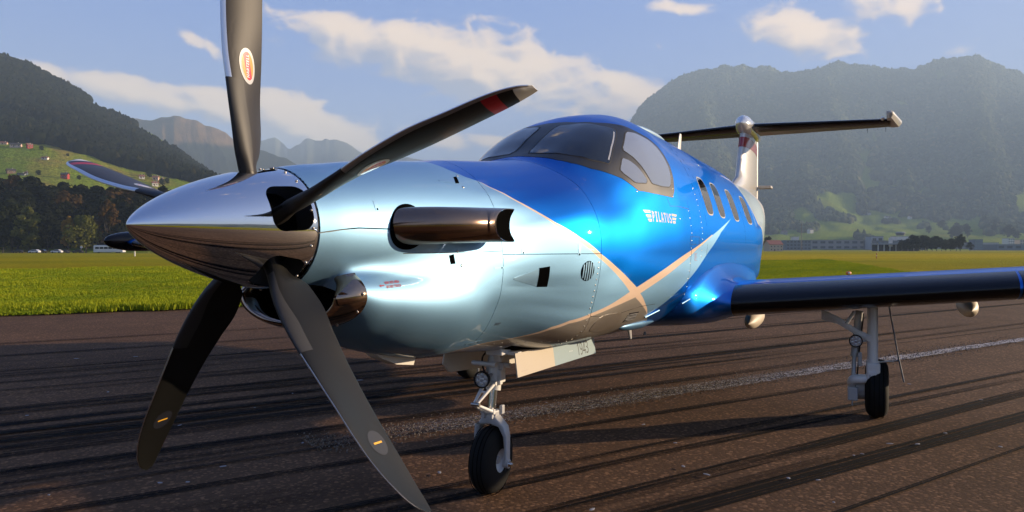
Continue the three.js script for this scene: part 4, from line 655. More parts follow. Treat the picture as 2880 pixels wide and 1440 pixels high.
  list.forEach(([n, w, o], k) => {
    const a0 = -16 + R2() * 14 - (R2() < .5 ? 10 : 0), L = 14 + R2() * 26, y = .004 + k * .00022, dn = (R2() - .5) * .5, m = mats[k % 4][o], g = new THREE.PlaneGeometry(L, w * .62, 24, 1), p = g.attributes.position;
    for (let i = 0; i < p.count; i++) { const t = p.getX(i) / L + .5, q = RD(a0 + t * L, n + dn * (t - .5) + p.getY(i) + .06 * Math.sin(t * 5 + k), y); p.setXYZ(i, q.x, q.y, q.z); }
    const ia = g.index.array; g.computeVertexNormals(); if (g.attributes.normal.getY(0) < 0) { for (let i = 0; i < ia.length; i += 3) [ia[i], ia[i + 1]] = [ia[i + 1], ia[i]]; g.computeVertexNormals(); }
    structure('tyre_mark', g, m);
  });
  // worn centre line: white paint and grit
  const line = (W, H, seed, cover) => { const d = new Uint8Array(W * H * 4), r = rng(seed); for (let y = 0; y < H; y++) for (let x = 0; x < W; x++) { const e = 1 - Math.abs(y / H - .5) * 2, n = fbm(x * .05, y * .12, seed, 4), f = r(), k = (y * W + x) * 4, a = x / W; const o = smooth(0, .05, a) * smooth(.0, .45, e + (n - .5) * .6) * clamp((f < cover(a) ? 1 : mix(.12, .6, smooth(.2, .5, a))) * (.55 + .8 * n)); d[k] = d[k + 1] = d[k + 2] = clamp(o * 255, 0, 255); d[k + 3] = 255; } const t = new THREE.DataTexture(d, W, H); t.magFilter = THREE.LinearFilter; t.needsUpdate = true; return t; };
  const lm = std(lin(.42, .38, .35), .9, 0, { alphaMap: line(2048, 48, 3, (a) => mix(.10, .85, smooth(.02, .42, a)) * smooth(0, .05, a)), transparent: true });
  const g = new THREE.PlaneGeometry(34, .40, 40, 1), p = g.attributes.position; for (let i = 0; i < p.count; i++) { const t = p.getX(i) / 34 + .5, q = RD(1.7 + t * 34, 5.80 - .002 * t * 34 + p.getY(i) * mix(1.3, .62, smooth(0, .45, t)), .0185); p.setXYZ(i, q.x, q.y, q.z); } g.computeVertexNormals(); if (g.attributes.normal.getY(0) < 0) { const ia = g.index.array; for (let i = 0; i < ia.length; i += 3) [ia[i], ia[i + 1]] = [ia[i + 1], ia[i]]; g.computeVertexNormals(); }
  structure('runway_line', g, lm);
  // loose grit along the worn line and pale chips lying about
  const R3 = rng(31), stone = new THREE.IcosahedronGeometry(1, 0), grit = new THREE.InstancedMesh(stone, std(lin(.16, .135, .11), .9), 5200), mt = new THREE.Matrix4(), q4 = new THREE.Quaternion(), cc = new THREE.Color();
  for (let i = 0; i < 5200; i++) { const a = 1.75 + 13 * R3() ** 1.3, n = 5.8 + (R3() + R3() + R3() - 1.5) * .34, s = .004 + .006 * R3() ** 2; q4.setFromEuler(new THREE.Euler(R3() * 6, R3() * 6, R3() * 6)); const c = RD(a, n, s * .4 + .018); mt.compose(c, q4, V(s, s * .7, s)); grit.setMatrixAt(i, mt); const v = .35 + R3() * 1.2; grit.setColorAt(i, cc.setRGB(v, v * .95, v * .88)); }
  grit.name = 'gravel'; grit.userData.kind = 'stuff'; tag(grit, 'loose pale grit along the worn white runway line'); scene.add(grit);
  const chips = []; const pxs = [[120, 1253], [400, 1222], [470, 1220], [735, 994], [270, 990], [1105, 1196], [1375, 1017], [1620, 1073], [1480, 990], [1700, 1120], [2170, 1148], [2240, 1122], [2310, 1123], [2150, 1152], [2060, 1215], [2100, 1272], [1780, 1201], [2380, 1095], [2030, 935], [2600, 930], [1985, 1210], [1490, 1290], [760, 1120], [65, 1050], [640, 1030], [450, 1075], [560, 1180], [1720, 1180], [2205, 1050], [905, 960], [340, 900], [190, 905], [1930, 960], [2290, 970], [2470, 1010], [2520, 1130]];
  const R4 = rng(8); for (const [px, py] of pxs) { const [u, v] = toUV(px, py), n = 8, pos = [], idx = [], rx = (.007 + .012 * R4()) * clamp(v / 7, .7, 2), rz = rx * (1.1 + 1.5 * R4()), t0 = R4() * 3, h = .003; const ring = (k, y) => { for (let i = 0; i < n; i++) { const a = i / n * 2 * PI, r = k * (.75 + .5 * noise3(i * 1.3, px, 0)); const x = rx * r * Math.cos(a), z = rz * r * Math.sin(a), w = UV(u + x * Math.cos(t0) - z * Math.sin(t0), v + x * Math.sin(t0) + z * Math.cos(t0), y); pos.push(w.x, w.y, w.z); } }; ring(1, .016); ring(.9, .016 + h); const w = UV(u, v, .017 + h); pos.push(w.x, w.y, w.z); for (let i = 0; i < n; i++) { const j = (i + 1) % n; idx.push(i, i + n, j, j, i + n, j + n, i + n, 2 * n, j + n); } chips.push(mesh(pos, idx)); }
  const ch = structure('paint_chips', join(chips), std(lin(.26, .26, .27), .7, 0, { side: THREE.DoubleSide }), 'stuff');
}
// grass: the field to the foot of the hills, and blades near the runway
{
  const S = 1024, d = new Uint8Array(S * S * 4), b = new Uint8Array(S * S * 4); const R = rng(12);
  for (let y = 0; y < S; y++) for (let x = 0; x < S; x++) { const n = noise3(x * .35, y * .35, 1) * .5 + R() * .5, m = fbm(x / 60, y / 60, 3, 4), k = (y * S + x) * 4, v = .45 + .75 * n * n + .35 * (m - .5); d[k] = clamp(v * 150 + m * 20, 0, 255); d[k + 1] = clamp(v * 150, 0, 255); d[k + 2] = clamp(v * 140, 0, 255); d[k + 3] = 255; b[k] = b[k + 1] = b[k + 2] = n * 255; b[k + 3] = 255; }
  const tx = (a) => { const t = new THREE.DataTexture(a, S, S); t.wrapS = t.wrapT = THREE.RepeatWrapping; t.magFilter = THREE.LinearFilter; t.needsUpdate = true; return t; };
  const m = phy(lin(1, 1, 1), 1, 0, { specularIntensity: .1, map: tx(d), bumpMap: tx(b), bumpScale: .05, vertexColors: true });
  const tone = (p) => {
    const x = p.x - EYE.x, z = p.z - EYE.z, u = x * RIGHT.x + z * RIGHT.z, v = x * AHEAD.x + z * AHEAD.z, n = v * RW[0] - u * RW[1], a = u * RW[0] + v * RW[1];
    const f = fbm(u * .006, v * .02, 3, 4), g = fbm(u * .05, v * .12, 6, 4), cut = smooth(.44, .56, f), s = .75 + .5 * g;
    const yel = clamp(.25 + .75 * smooth(55, 75, n) * smooth(150, 110, n) * smooth(-10, 40, u) + .35 * (cut - .5));
    return [mix(.60, .95, yel) * s, mix(.60, .78, yel) * s, mix(.014, .026, yel) * s];
  };
  const far = (i) => 23.2 * Math.pow(11000 / 23.2, i);
  sheet('grass_field', 90, 160, (i, j) => { const n = mix(0, 1, i), a = mix(-1, 1, j), nn = i === 0 ? 0 : 24 * (Math.pow(700 / 24, i) - 1), A = Math.sign(a) * (Math.abs(a) * 60 + 1100 * Math.abs(a) ** 4); return RD(A, edgeN(A) + .05 + nn, .035); }, tone, m, ruv(5));
  const base = new THREE.CircleGeometry(14000, 96); base.rotateX(-PI / 2); base.translate(EYE.x, -.10, EYE.z); { const u = base.attributes.uv; for (let i = 0; i < u.count; i++) u.setXY(i, u.getX(i) * 5000, u.getY(i) * 5000); const c = new Float32Array(u.count * 3); for (let i = 0; i < u.count; i++) { c[i * 3] = .5; c[i * 3 + 1] = .6; c[i * 3 + 2] = .03; } base.setAttribute('color', new THREE.BufferAttribute(c, 3)); }
  structure('ground', base, m);
  sheet('grass_verge', 20, 30, (i, j) => RD(mix(-900, 1300, j), mix(-13.5, -400, i * i), .03), tone, m, ruv(5));
  // blades
  const blades = (seed, nb, h) => { const r = rng(seed), pos = [], nor = [], idx = []; for (let k = 0; k < nb; k++) { const a = r() * 6.28, x = (r() - .5) * .24, z = (r() - .5) * .24, hh = h * (.5 + .7 * r()), w = .006 + .006 * r(), lx = (r() - .5) * hh * .9, lz = (r() - .5) * hh * .9, cx = Math.cos(a) * w, cz = Math.sin(a) * w, i = pos.length / 3; pos.push(x - cx, 0, z - cz, x + cx, 0, z + cz, x + lx * .35 - cx * .8, hh * .6, z + lz * .35 - cz * .8, x + lx * .35 + cx * .8, hh * .6, z + lz * .35 + cz * .8, x + lx, hh, z + lz); idx.push(i, i + 1, i + 2, i + 1, i + 3, i + 2, i + 2, i + 3, i + 4); } return mesh(pos, idx); };
  const leaf = phy(lin(.30, .35, .018), .9, 0, { specularIntensity: .15, transmission: .35, thickness: 0, side: THREE.DoubleSide }), R5 = rng(55);
  const lay = (name, geo, count, near, depth, sc, label) => { const im = new THREE.InstancedMesh(geo, leaf, count), mt = new THREE.Matrix4(), q = new THREE.Quaternion(), c = new THREE.Color(); let k = 0, guard = 0; while (k < count && guard++ < count * 6) { const n0 = near + depth * R5() ** 1.7, a = (R5() - .42) * (70 + n0 * 2.2), n = edgeN(a) + n0, u = a * RW[0] - n * RW[1], v = a * RW[1] + n * RW[0]; if (v < 8 || Math.abs(u / v) > .80) continue; const s = sc * (.6 + .8 * R5()) * (1 + n0 / 60), w = fbm(u * .35, v * .35, 2, 3); q.setFromAxisAngle(V(0, 1, 0), R5() * 6.28); const tall = .55 + 1.1 * smooth(.4, .7, w); mt.compose(UV(u, v, .03), q, V(s * 1.3, s * tall, s * 1.3)); im.setMatrixAt(k, mt); const y = clamp(R5() * .7 + (w - .5) * 1.2); im.setColorAt(k, c.setRGB(mix(.62, 1.25, y), mix(.75, 1.1, y), mix(.7, .9, y))); k++; } im.count = k; im.name = numbered(name); im.userData.kind = 'stuff'; tag(im, label); im.castShadow = im.receiveShadow = true; scene.add(im); };
  lay('grass', blades(3, 20, .06), 26000, -.15, 2.2, 1.25, 'ragged tufts of grass along the runway edge');
  lay('weed', blades(9, 12, .09), 2600, -.55, 1.1, 1.1, 'straggling weeds growing over the tarmac edge');
  lay('grass', blades(4, 18, .042), 60000, .3, 48, 1.15, 'short green grass of the airfield');
}
// ---------------------------------------------------------------- hills. s is the bearing's tangent, v the metres ahead; height = slope(s, v) * v
const S_ = (px) => (px - 1288) / 1792, Q_ = (py) => (627.3 - py) / 1792;
const table = (rows) => pchip(rows.map((r) => S_(r[0])), rows.map((r) => Q_(r[1])));
const leftRidge = table([[-3200, 300], [-1500, 60], [-600, 20], [-200, 70], [0, 146], [60, 165], [130, 200], [200, 236], [270, 281], [330, 308], [400, 346], [470, 402], [540, 455], [600, 500], [700, 545], [850, 590], [1100, 622]]);
const meadowTop = table([[-3200, 560], [-600, 300], [-200, 322], [0, 344], [100, 352], [200, 374], [300, 406], [400, 430], [450, 441], [560, 470], [700, 545], [850, 600], [1100, 625]]);
function leftHill(s, v) {
  const m = Math.max(meadowTop(s), 0), r = Math.max(leftRidge(s), m + .002);
  let q; if (v < 330) q = 0; else if (v < 620) q = m * .62 * smooth(300, 660, v); else if (v < 900) q = mix(m * .62 * smooth(300, 660, v), m, smooth(620, 900, v)); else if (v < 1550) q = mix(m, r, Math.pow((v - 900) / 650, .85)); else q = r - (v - 1550) * .00022;
  const amp = smooth(380, 900, v) * .010 * smooth(1100, 400, s * 1792 + 1288);
  return Math.max(-2, q * v + amp * v * (fbm(s * 14, v / 190, 4.4, 5) - .5) * (v > 900 ? 1 : .35) + 0) - (q <= 0 ? .3 : 0);
}
const midRidge = table([[-600, 420], [100, 350], [230, 312], [310, 292], [340, 298], [380, 301], [410, 293], [440, 292], [470, 297], [500, 306], [560, 330], [600, 356], [680, 382], [750, 413], [850, 455], [1000, 510], [1200, 580]]);
const rockRidge = table([[300, 470], [600, 400], [640, 366], [660, 354], [690, 345], [712, 358], [728, 374], [748, 366], [775, 350], [800, 353], [830, 352], [858, 356], [880, 366], [905, 380], [950, 402], [1010, 396], [1060, 404], [1150, 414], [1250, 424], [1400, 440], [1650, 470], [1900, 500]]);
const farRidge = table([[300, 560], [560, 440], [700, 405], [760, 415], [900, 470], [1100, 480], [1300, 430], [1450, 440], [1600, 500]]);
const rightRidge = table([[1300, 560], [1420, 470], [1500, 405], [1560, 345], [1592, 302], [1620, 262], [1655, 228], [1720, 195], [1800, 172], [1835, 171], [1870, 179], [1920, 184], [1970, 191], [2040, 180], [2110, 165], [2170, 176], [2230, 184], [2300, 171], [2380, 155], [2440, 150], [2500, 165], [2576, 190], [2750, 225], [3100, 250], [3800, 210], [5200, 300], [8000, 420]]);
function rightHill(s, v) { v /= FAR; return rightShape(s, v) * FAR; }
const FAR = 1.35;
function rightShape(s, v) {
  const r = Math.max(rightRidge(s) + .009 * (fbm(s * 75, 1, 4.2, 5, .55) - .5) * smooth(.01, .06, rightRidge(s)), .004); let q; if (v < 900) q = 0; else if (v < 1900) q = r * .18 * Math.pow((v - 900) / 1000, 1.2); else if (v < 3800) q = r * mix(.18, 1, Math.pow((v - 1900) / 1900, .9)); else q = r - (v - 3800) * .00012;
  const k = smooth(1100, 2600, v), spur = Math.abs(fbm(s * 9 + v / 5200, v / 2600, 2.1, 4) - .5) * 2;
  return q * v + v * k * smooth(4300, 3000, v) * (-.062 * (.28 - spur)) * smooth(.02, .12, r) + v * .012 * smooth(950, 1500, v) * (fbm(s * 30, v / 160, 7.7, 5) - .5) - (q <= 0 ? .3 : 0);
}
const ridgeHill = (ridge, v0, vr, rough, seed) => (s, v) => { const r = Math.max(ridge(s) + rough * .22 * (fbm(s * 70, 3, seed, 5, .6) - .5), .002); const q = v < v0 ? 0 : v < vr ? r * Math.pow((v - v0) / (vr - v0), .8) : r - (v - vr) * .00004; return q * v + v * rough * smooth(v0, vr * .8, v) * smooth(vr * 1.02, vr * .8, v) * (Math.abs(fbm(s * 26, v / vr * 4, seed, 5) - .5) * -2 + .3) - (q <= 0 ? .5 : 0); };
const midHill = ridgeHill(midRidge, 2300, 4000, .03, 3.1), rockHill = ridgeHill(rockRidge, 5000, 7400, .035, 8.2), farHill = ridgeHill(farRidge, 3500, 5000, .03, 5.9);
function hill(name, h, s0, s1, ns, v0, v1, nv, colour, kind) {
  const pos = [], col = [], idx = [];
  for (let j = 0; j <= nv; j++) for (let i = 0; i <= ns; i++) { const s = mix(s0, s1, i / ns), v = v0 * Math.pow(v1 / v0, j / nv), p = UV(s * v, v, h(s, v)); pos.push(p.x, p.y, p.z); }
  for (let j = 0; j < nv; j++) for (let i = 0; i < ns; i++) { const a = j * (ns + 1) + i; idx.push(a, a + 1, a + ns + 1, a + 1, a + ns + 2, a + ns + 1); }
  const g = mesh(pos, idx, pos.filter((_, i) => i % 3 !== 1).map((v) => v / 40)), n = g.attributes.normal;
  for (let j = 0; j <= nv; j++) for (let i = 0; i <= ns; i++) { const s = mix(s0, s1, i / ns), v = v0 * Math.pow(v1 / v0, j / nv), k = j * (ns + 1) + i; col.push(...colour(s, v, pos[k * 3 + 1], Math.abs(n.getY(k)))); }
  g.setAttribute('color', new THREE.Float32BufferAttribute(col, 3));
  const o = structure(name, g, terrainMat); return o;
}
const terrainMat = (() => { const S = 512, b = new Uint8Array(S * S * 4), c = new Uint8Array(S * S * 4); for (let y = 0; y < S; y++) for (let x = 0; x < S; x++) { const w = (n, f) => { const a = x / S * f, e = y / S * f, q = (i, j) => noise3(i, j, n); const fx = x / S, fy = y / S; return mix(mix(q(a, e), q(a - f, e), fx), mix(q(a, e - f), q(a - f, e - f), fx), fy); }; const n = w(1, 16) * .5 + w(2, 48) * .3 + w(3, 128) * .2, k = (y * S + x) * 4; b[k] = b[k + 1] = b[k + 2] = n * 255; b[k + 3] = 255; const v = 150 + (n - .5) * 260; c[k] = c[k + 1] = c[k + 2] = clamp(v, 0, 255); c[k + 3] = 255; } const t = (a) => { const q = new THREE.DataTexture(a, S, S); q.wrapS = q.wrapT = THREE.RepeatWrapping; q.magFilter = THREE.LinearFilter; q.needsUpdate = true; return q; }; return phy(lin(1, 1, 1), 1, 0, { specularIntensity: .05, vertexColors: true, map: t(c), bumpMap: t(b), bumpScale: 4 }); })();
// where woods stand (1) and where meadows lie (0)
function leftWood(s, v) {
  const m = meadowTop(s), q = leftHill(s, v) / v, r = leftRidge(s), t = (q - m) / Math.max(r - m, .01), px = s * 1792 + 1288, py = 627.3 - q * 1792, n = (fbm(s * 40, v / 60, 1.5, 4) - .5);
  if (v < 1000 && q < m - .004 + n * .012) return 0;
  const strip = (x0, y0, x1, y1, w) => { const k = clamp((px - x0) / (x1 - x0)), y = mix(y0, y1, k), in_ = smooth(x0 - 18, x0 + 4, px) * smooth(x1 + 16, x1 - 6, px); return in_ * smooth(w + 3, w - 3, Math.abs(py - y + n * 22)); };
  return 1 - Math.max(strip(-120, 235, 140, 326, 9), strip(232, 262, 275, 287, 6), strip(348, 318, 432, 372, 12), strip(385, 345, 440, 385, 6), strip(120, 376, 175, 392, 0));
}
function rightWood(s, v) { v /= FAR;
  const n = fbm(s * 22, v / 260, 6.1, 5), high = smooth(1900, 2500, v);
  const clear = fbm(s * 9 + 4, v / 500, 2.7, 4);
  return clamp(smooth(.46, .56, n + high * .24 - smooth(1900, 1300, v) * .16) + 0) * (1 - high * smooth(.66, .72, clear) * smooth(3400, 3000, v));
}
const G = { wood: [.009, .012, .006], meadow: [.20, .27, .02], dry: [.27, .21, .04], rock: [.20, .17, .13] };
const tint = (a, b, t) => [0, 1, 2].map((i) => mix(a[i], b[i], clamp(t)));
hill('wooded_hill', leftHill, S_(-3000), S_(1100), 420, 300, 1900, 150, (s, v) => { const f = fbm(s * 30, v / 90, 3, 4), w = leftWood(s, v), m = tint(G.meadow, G.dry, (f - .5) * 2.2 + .12 + .4 * smooth(.56, .62, fbm(s * 6, v / 40, 8, 3))); return tint(m, G.wood, w).map((c) => c * 1.6 * (.8 + .4 * f)); });
hill('bare_mountain', midHill, S_(-500), S_(1200), 420, 2200, 4700, 140, (s, v, y, ny) => { const f = fbm(s * v / 300, y / 160, v / 900, 5), t = y / v; return tint([.022, .028, .012], [.22, .14, .065], smooth(.13, .165, t + (f - .5) * .12 - .03 * (s + .52) * 6) * smooth(.35, .5, f + .1) * (.5 + .5 * smooth(-.52, -.46, s + (f - .5) * .12))).map((c) => c * (.6 + 1.1 * fbm(s * v / 60, y / 45, v / 200, 4))); });
hill('far_mountain', farHill, S_(300), S_(1700), 160, 3400, 5600, 60, (s, v, y) => { const f = fbm(s * 40, v / 400, 9, 5); return tint([.05, .075, .04], [.10, .12, .05], smooth(.45, .6, f)).map((c) => c * 1.4); });
hill('rocky_mountain', rockHill, S_(200), S_(1950), 420, 4900, 8200, 110, (s, v, y, ny) => { const f = fbm(s * v / 500, y / 200, v / 900, 5); return tint([.30, .28, .26], [.09, .10, .07], smooth(.5, .75, ny + (f - .5) * .4)).map((c) => c * (.5 + 1.3 * fbm(s * v / 120, y / 90, v / 300, 4))); });
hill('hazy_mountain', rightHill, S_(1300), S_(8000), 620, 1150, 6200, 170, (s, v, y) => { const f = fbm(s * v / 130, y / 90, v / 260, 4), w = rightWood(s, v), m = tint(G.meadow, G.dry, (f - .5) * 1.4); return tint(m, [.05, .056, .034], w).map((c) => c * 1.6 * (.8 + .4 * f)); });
// the rest of the valley's rim, behind the camera
{
  const pos = [], col = [], idx = [], NA = 220, NR = 26;
  for (let j = 0; j <= NR; j++) for (let i = 0; i <= NA; i++) { const a = mix(1.32, 2 * PI - 1.15, i / NA), r = mix(1500, 4600, j / NR), e = (.075 + .075 * fbm(i * .045, 2, 1, 4)) * smooth(0, .1, i / NA) * smooth(1, .9, i / NA), h = r * e * Math.pow(clamp((r - 1500) / 2300), .8) * (r > 3800 ? 1 - (r - 3800) / 1600 : 1) + (j ? 60 * (fbm(i * .3, j * .5, 6, 4) - .5) * smooth(0, 6, j) : -1), p = UV(Math.sin(a) * r, Math.cos(a) * r, h); pos.push(p.x, p.y, p.z); const f = fbm(i * .2, j * .5, 8, 4), w = smooth(.42, .52, f + j * .02 - .1); col.push(...tint(G.meadow, G.wood, w).map((c) => c * 1.5)); }
  for (let j = 0; j < NR; j++) for (let i = 0; i < NA; i++) { const a = j * (NA + 1) + i; idx.push(a, a + NA + 1, a + 1, a + 1, a + NA + 1, a + NA + 2); }
  const g = mesh(pos, idx, pos.filter((_, i) => i % 3 !== 1).map((v) => v / 40)); g.setAttribute('color', new THREE.Float32BufferAttribute(col, 3)); structure('valley_hills', g, terrainMat);
}
// woods on the slopes: one mass per hill
{
  const crown = (seed, tall) => { const g = mergeVertices(new THREE.IcosahedronGeometry(1, 2).deleteAttribute('normal').deleteAttribute('uv')), p = g.attributes.position; for (let i = 0; i < p.count; i++) { const x = p.getX(i), y = p.getY(i), z = p.getZ(i), n = .7 + .6 * fbm(x * 1.8 + seed, y * 1.8, z * 1.8, 3); const k = tall ? (1 - .8 * (y * .5 + .5)) * 1.15 : 1; p.setXYZ(i, x * n * k, y * n * (tall ? 1.5 : 1.05), z * n * k); } g.computeVertexNormals(); return g; };
  const geos = [crown(1, false), crown(5, false), crown(9, true)], leafy = (r, g, b) => phy(lin(r, g, b), 1, 0, { specularIntensity: .05 });
  const wood = (name, label, h, mask, list, seed, mats) => {
    const R = rng(seed), bins = geos.map(() => []);
    for (const [s0, s1, v0, v1, count, size] of list) for (let k = 0; k < count; k++) { const v = Math.sqrt(mix(v0 * v0, v1 * v1, R())), s = mix(s0, s1, R()), t = R(), z = R(), c = R(), ro = R(); if (mask(s, v) < .5 + .4 * (R() - .5)) continue; const sz = size * (.55 + .75 * z), b = t < .45 ? 0 : t < .8 ? 1 : 2, p = UV(s * v, v, h(s, v) + sz * .55); bins[b].push([p, sz, ro * 6.28, c, fbm(s * 20, v / 120, 3, 3)]); }
    bins.forEach((l, b) => { const im = new THREE.InstancedMesh(geos[b], mats, l.length), m = new THREE.Matrix4(), q = new THREE.Quaternion(), c = new THREE.Color(); l.forEach(([p, s, r, k, f], i) => { q.setFromAxisAngle(V(0, 1, 0), r); m.compose(p, q, V(s, s * 1.15, s)); im.setMatrixAt(i, m); const w = .55 + .9 * k * k + (f - .5) * .8, au = k > .93 ? .45 : 0; im.setColorAt(i, c.setRGB(w * (1 + au), w * (1 + au * .2), w * .9)); }); im.name = numbered(name); im.userData.kind = 'stuff'; tag(im, label); scene.add(im); });
  };
  wood('forest', 'dense mixed forest covering the steep left hillside', leftHill, leftWood, [[S_(-260), S_(720), 850, 1640, 34000, 6.2]], 5, leafy(.011, .014, .006));
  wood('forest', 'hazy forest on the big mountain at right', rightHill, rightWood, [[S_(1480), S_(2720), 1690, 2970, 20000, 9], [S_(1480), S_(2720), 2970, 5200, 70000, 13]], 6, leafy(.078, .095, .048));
}
// ---------------------------------------------------------------- trees
const onHill = (h, px, py, v0, v1) => { const s = S_(px), q = Q_(py); for (let v = v0; v < v1; v += 2) if ((h(s, v) - 1.62) / v >= q) return [s * v, v, h(s, v)]; return [s * v1, v1, h(s, v1)]; };
const leafMat = (r, g, b) => phy(lin(r, g, b), .95, 0, { specularIntensity: .1, transmission: .3, thickness: 0, side: THREE.DoubleSide });
const barkMat = std(lin(.06, .048, .036), .95);
const CROWNS = [];
{
  // crowns: many small leaf sprays on the shells of uneven clumps spread through the volume
  const make = (seed, w, h, lean, n) => {
    const R = rng(seed), pos = [], nor = [], idx = [], clumps = [];
    for (let k = 0; k < n; k++) { const t = Math.pow(R(), .8), env = Math.sin(PI * clamp(.12 + .86 * t)) ** .7, a = R() * 6.28, r = Math.sqrt(R()) * w * env * (.75 + .5 * noise3(a * 1.2, t * 3, seed)); clumps.push([Math.cos(a) * r + lean * t, .2 * h + t * .8 * h, Math.sin(a) * r, w * (.20 + .20 * R()) * (.6 + .5 * env)]); }
    for (const [x, y, z, s] of clumps) for (let k = 0; k < 46; k++) { const u = R() * 2 - 1, a = R() * 6.28, q = Math.sqrt(1 - u * u), d = [q * Math.cos(a), u, q * Math.sin(a)], rr = s * (.72 + .4 * R()), c = [x + d[0] * rr, y + d[1] * rr * .85, z + d[2] * rr], L = .042 * (.7 + .8 * R()) * h * .55; const e = V(d[0] + (R() - .5) * 1.3, d[1] + (R() - .5) * 1.3 + .2, d[2] + (R() - .5) * 1.3).normalize(), f = V(R() - .5, R() - .5, R() - .5).cross(e).normalize(), g = e.clone().cross(f), i = pos.length / 3; for (const [m, p] of [[-1, -.6], [1, -.6], [.7, .7], [-.7, .7]]) { pos.push(c[0] + (f.x * m + g.x * p) * L, c[1] + (f.y * m + g.y * p) * L, c[2] + (f.z * m + g.z * p) * L); nor.push(e.x, e.y, e.z); } idx.push(i, i + 1, i + 2, i, i + 2, i + 3); }
    const tr = []; tr.push(rod([0, 0, 0], [lean * .3, h * .45, 0], .035 * h * .5, .016 * h, 9)); for (let k = 0; k < 6; k++) { const c = clumps[Math.floor(R() * n)], y0 = h * (.2 + .22 * R()); tr.push(rod([lean * .3 * y0 / (h * .45), y0, 0], [c[0] * .8, c[1] * .95, c[2] * .8], .010 * h, .003 * h, 6)); }
    return [mesh(pos, idx, null, nor), join(tr)];
  };
  for (const a of [[11, .30, 1, 0, 46], [22, .24, 1, .03, 42], [33, .36, 1, -.03, 52], [44, .19, 1, 0, 40], [55, .42, .95, .04, 54]]) CROWNS.push(make(...a));
}
function tree(shape, mat, u, v, y, h, turn, label, category = 'tree', group) {
  const p = UV(u, v, y), t = thing('broadleaf_tree', label, category, [p.x, p.y, p.z], turn, group);
  part(t, 'crown', CROWNS[shape][0], mat); part(t, 'trunk', CROWNS[shape][1], barkMat); t.scale.set(h * 1.05, h, h * 1.05); return t;
}
{
  const dark = leafMat(.012, .015, .005), mid = leafMat(.022, .028, .007), olive = leafMat(.12, .125, .025), amber = leafMat(.26, .15, .02), rust = leafMat(.08, .045, .012);
  const R = rng(404), rows = [];
  const edge = 'dark trees of the wood at the foot of the left hill';
  // the back of the wood: a dense dark band behind single lighter trees
  for (const [v, py0, n, j] of [[392, 452, 17, 14], [372, 474, 16, 12], [352, 500, 16, 14]]) for (let k = 0; k < n; k++) { const px = mix(-60, 640, (k + .5 * R()) / n), f = clamp((px - 60) / 560), py = py0 + (R() - .5) * 2 * j + f * 52; rows.push([px, v + (R() - .5) * 14, py, R() < .72 ? dark : R() < .7 ? mid : rust, Math.floor(R() * 3) + (R() < .3 ? 2 : 0)]); }
  for (const [px, v, py, m, s] of rows) { const h = Q_(py) * v + 1.6; tree(s, m, S_(px) * v, v, -.5, h, R() * 6, 'dark tree in the closed row of the wood under the left hill', 'tree', edge); }
  for (const [px, v, py, m, s, l] of [
    [72, 322, 522, olive, 1, 'tall pale olive tree standing in front of the dark wood, left of the yellow one'], [172, 318, 545, amber, 3, 'yellow autumn tree before the dark wood'], [217, 320, 540, olive, 4, 'broad olive-green tree just right of the yellow autumn tree'], [268, 330, 505, rust, 3, 'slim reddish-brown tree behind the propeller tip of the wood'],
    [8, 324, 560, mid, 0, 'green tree at the left end of the wood beside the road'], [30, 330, 505, mid, 2, 'wide mid-green tree behind the pale olive tree'], [120, 334, 530, dark, 0, 'dark round tree between the olive tree and the yellow one'], [300, 326, 560, dark, 0, 'dark tree above the white bus'],
  ]) tree(s, m, S_(px) * v, v, -.2, Q_(py) * v + 1.4, R() * 6, l);
  // clumps by the airport buildings and single trees on the meadows at right
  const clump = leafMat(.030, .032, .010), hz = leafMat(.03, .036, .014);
  for (let k = 0; k < 13; k++) { const px = 2268 + k * 12.2 + 4 * R(), v = 640 + 14 * R(); tree([0, 4, 2][k % 3], clump, S_(px) * v, v, 0, (10 + 5 * R()), R() * 6, 'dark leafy tree in the clump before the low airport buildings', 'tree', 'trees of the dark clump before the airport buildings'); }
  for (const [px, py, hh, l] of [[1933, 606, 13, 'tree beside the beige house at the edge of the airfield'], [2440, 615, 8, 'small tree right of the white canopy building'], [2228, 622, 7, 'low bush-like tree beside the grey office block']]) { const v = 660; tree(2, clump, S_(px) * v, v, 0, hh, 1, l); }
  for (let k = 0; k < 26; k++) { const px = 2440 + 150 * (R() - .5) * 1.6 + (k < 14 ? 70 : 0), py = mix(575, 604, R()), [u, v, y] = onHill(rightHill, px, py, 1222, 2600); tree([0, 2, 4][k % 3], hz, u, v, y - .5, 20 + 12 * R(), R() * 6, 'hazy tree of the grove on the low slope behind the airport', 'tree', 'trees of the grove behind the airport'); }
  for (const [px, py, l] of [[1958, 565, 'lone hazy tree on the slope just right of the fuselage'], [2540, 596, 'hazy tree on the slope at the right edge']]) { const [u, v, y] = onHill(rightHill, px, py, 1222, 2600); tree(0, hz, u, v, y, 24, 2, l); }
  for (const [px, py, hh, l] of [[106, 379, 6, 'dark bush on the upper green meadow'], [172, 393, 4, 'low dark bushes below the wood edge'], [98, 441, 6, 'round dark bush on the meadow left of the red house'], [200, 452, 5, 'low bush on the meadow right of the red house'], [376, 447, 9, 'tree between two farmhouses on the meadow'], [408, 466, 8, 'tree below the right farmhouses'], [421, 462, 7, 'small tree right of the right farmhouses']]) { const [u, v, y] = onHill(leftHill, px, py, 340, 1200); tree(4, mid, u, v, y - .8, hh, 1, l); }
}

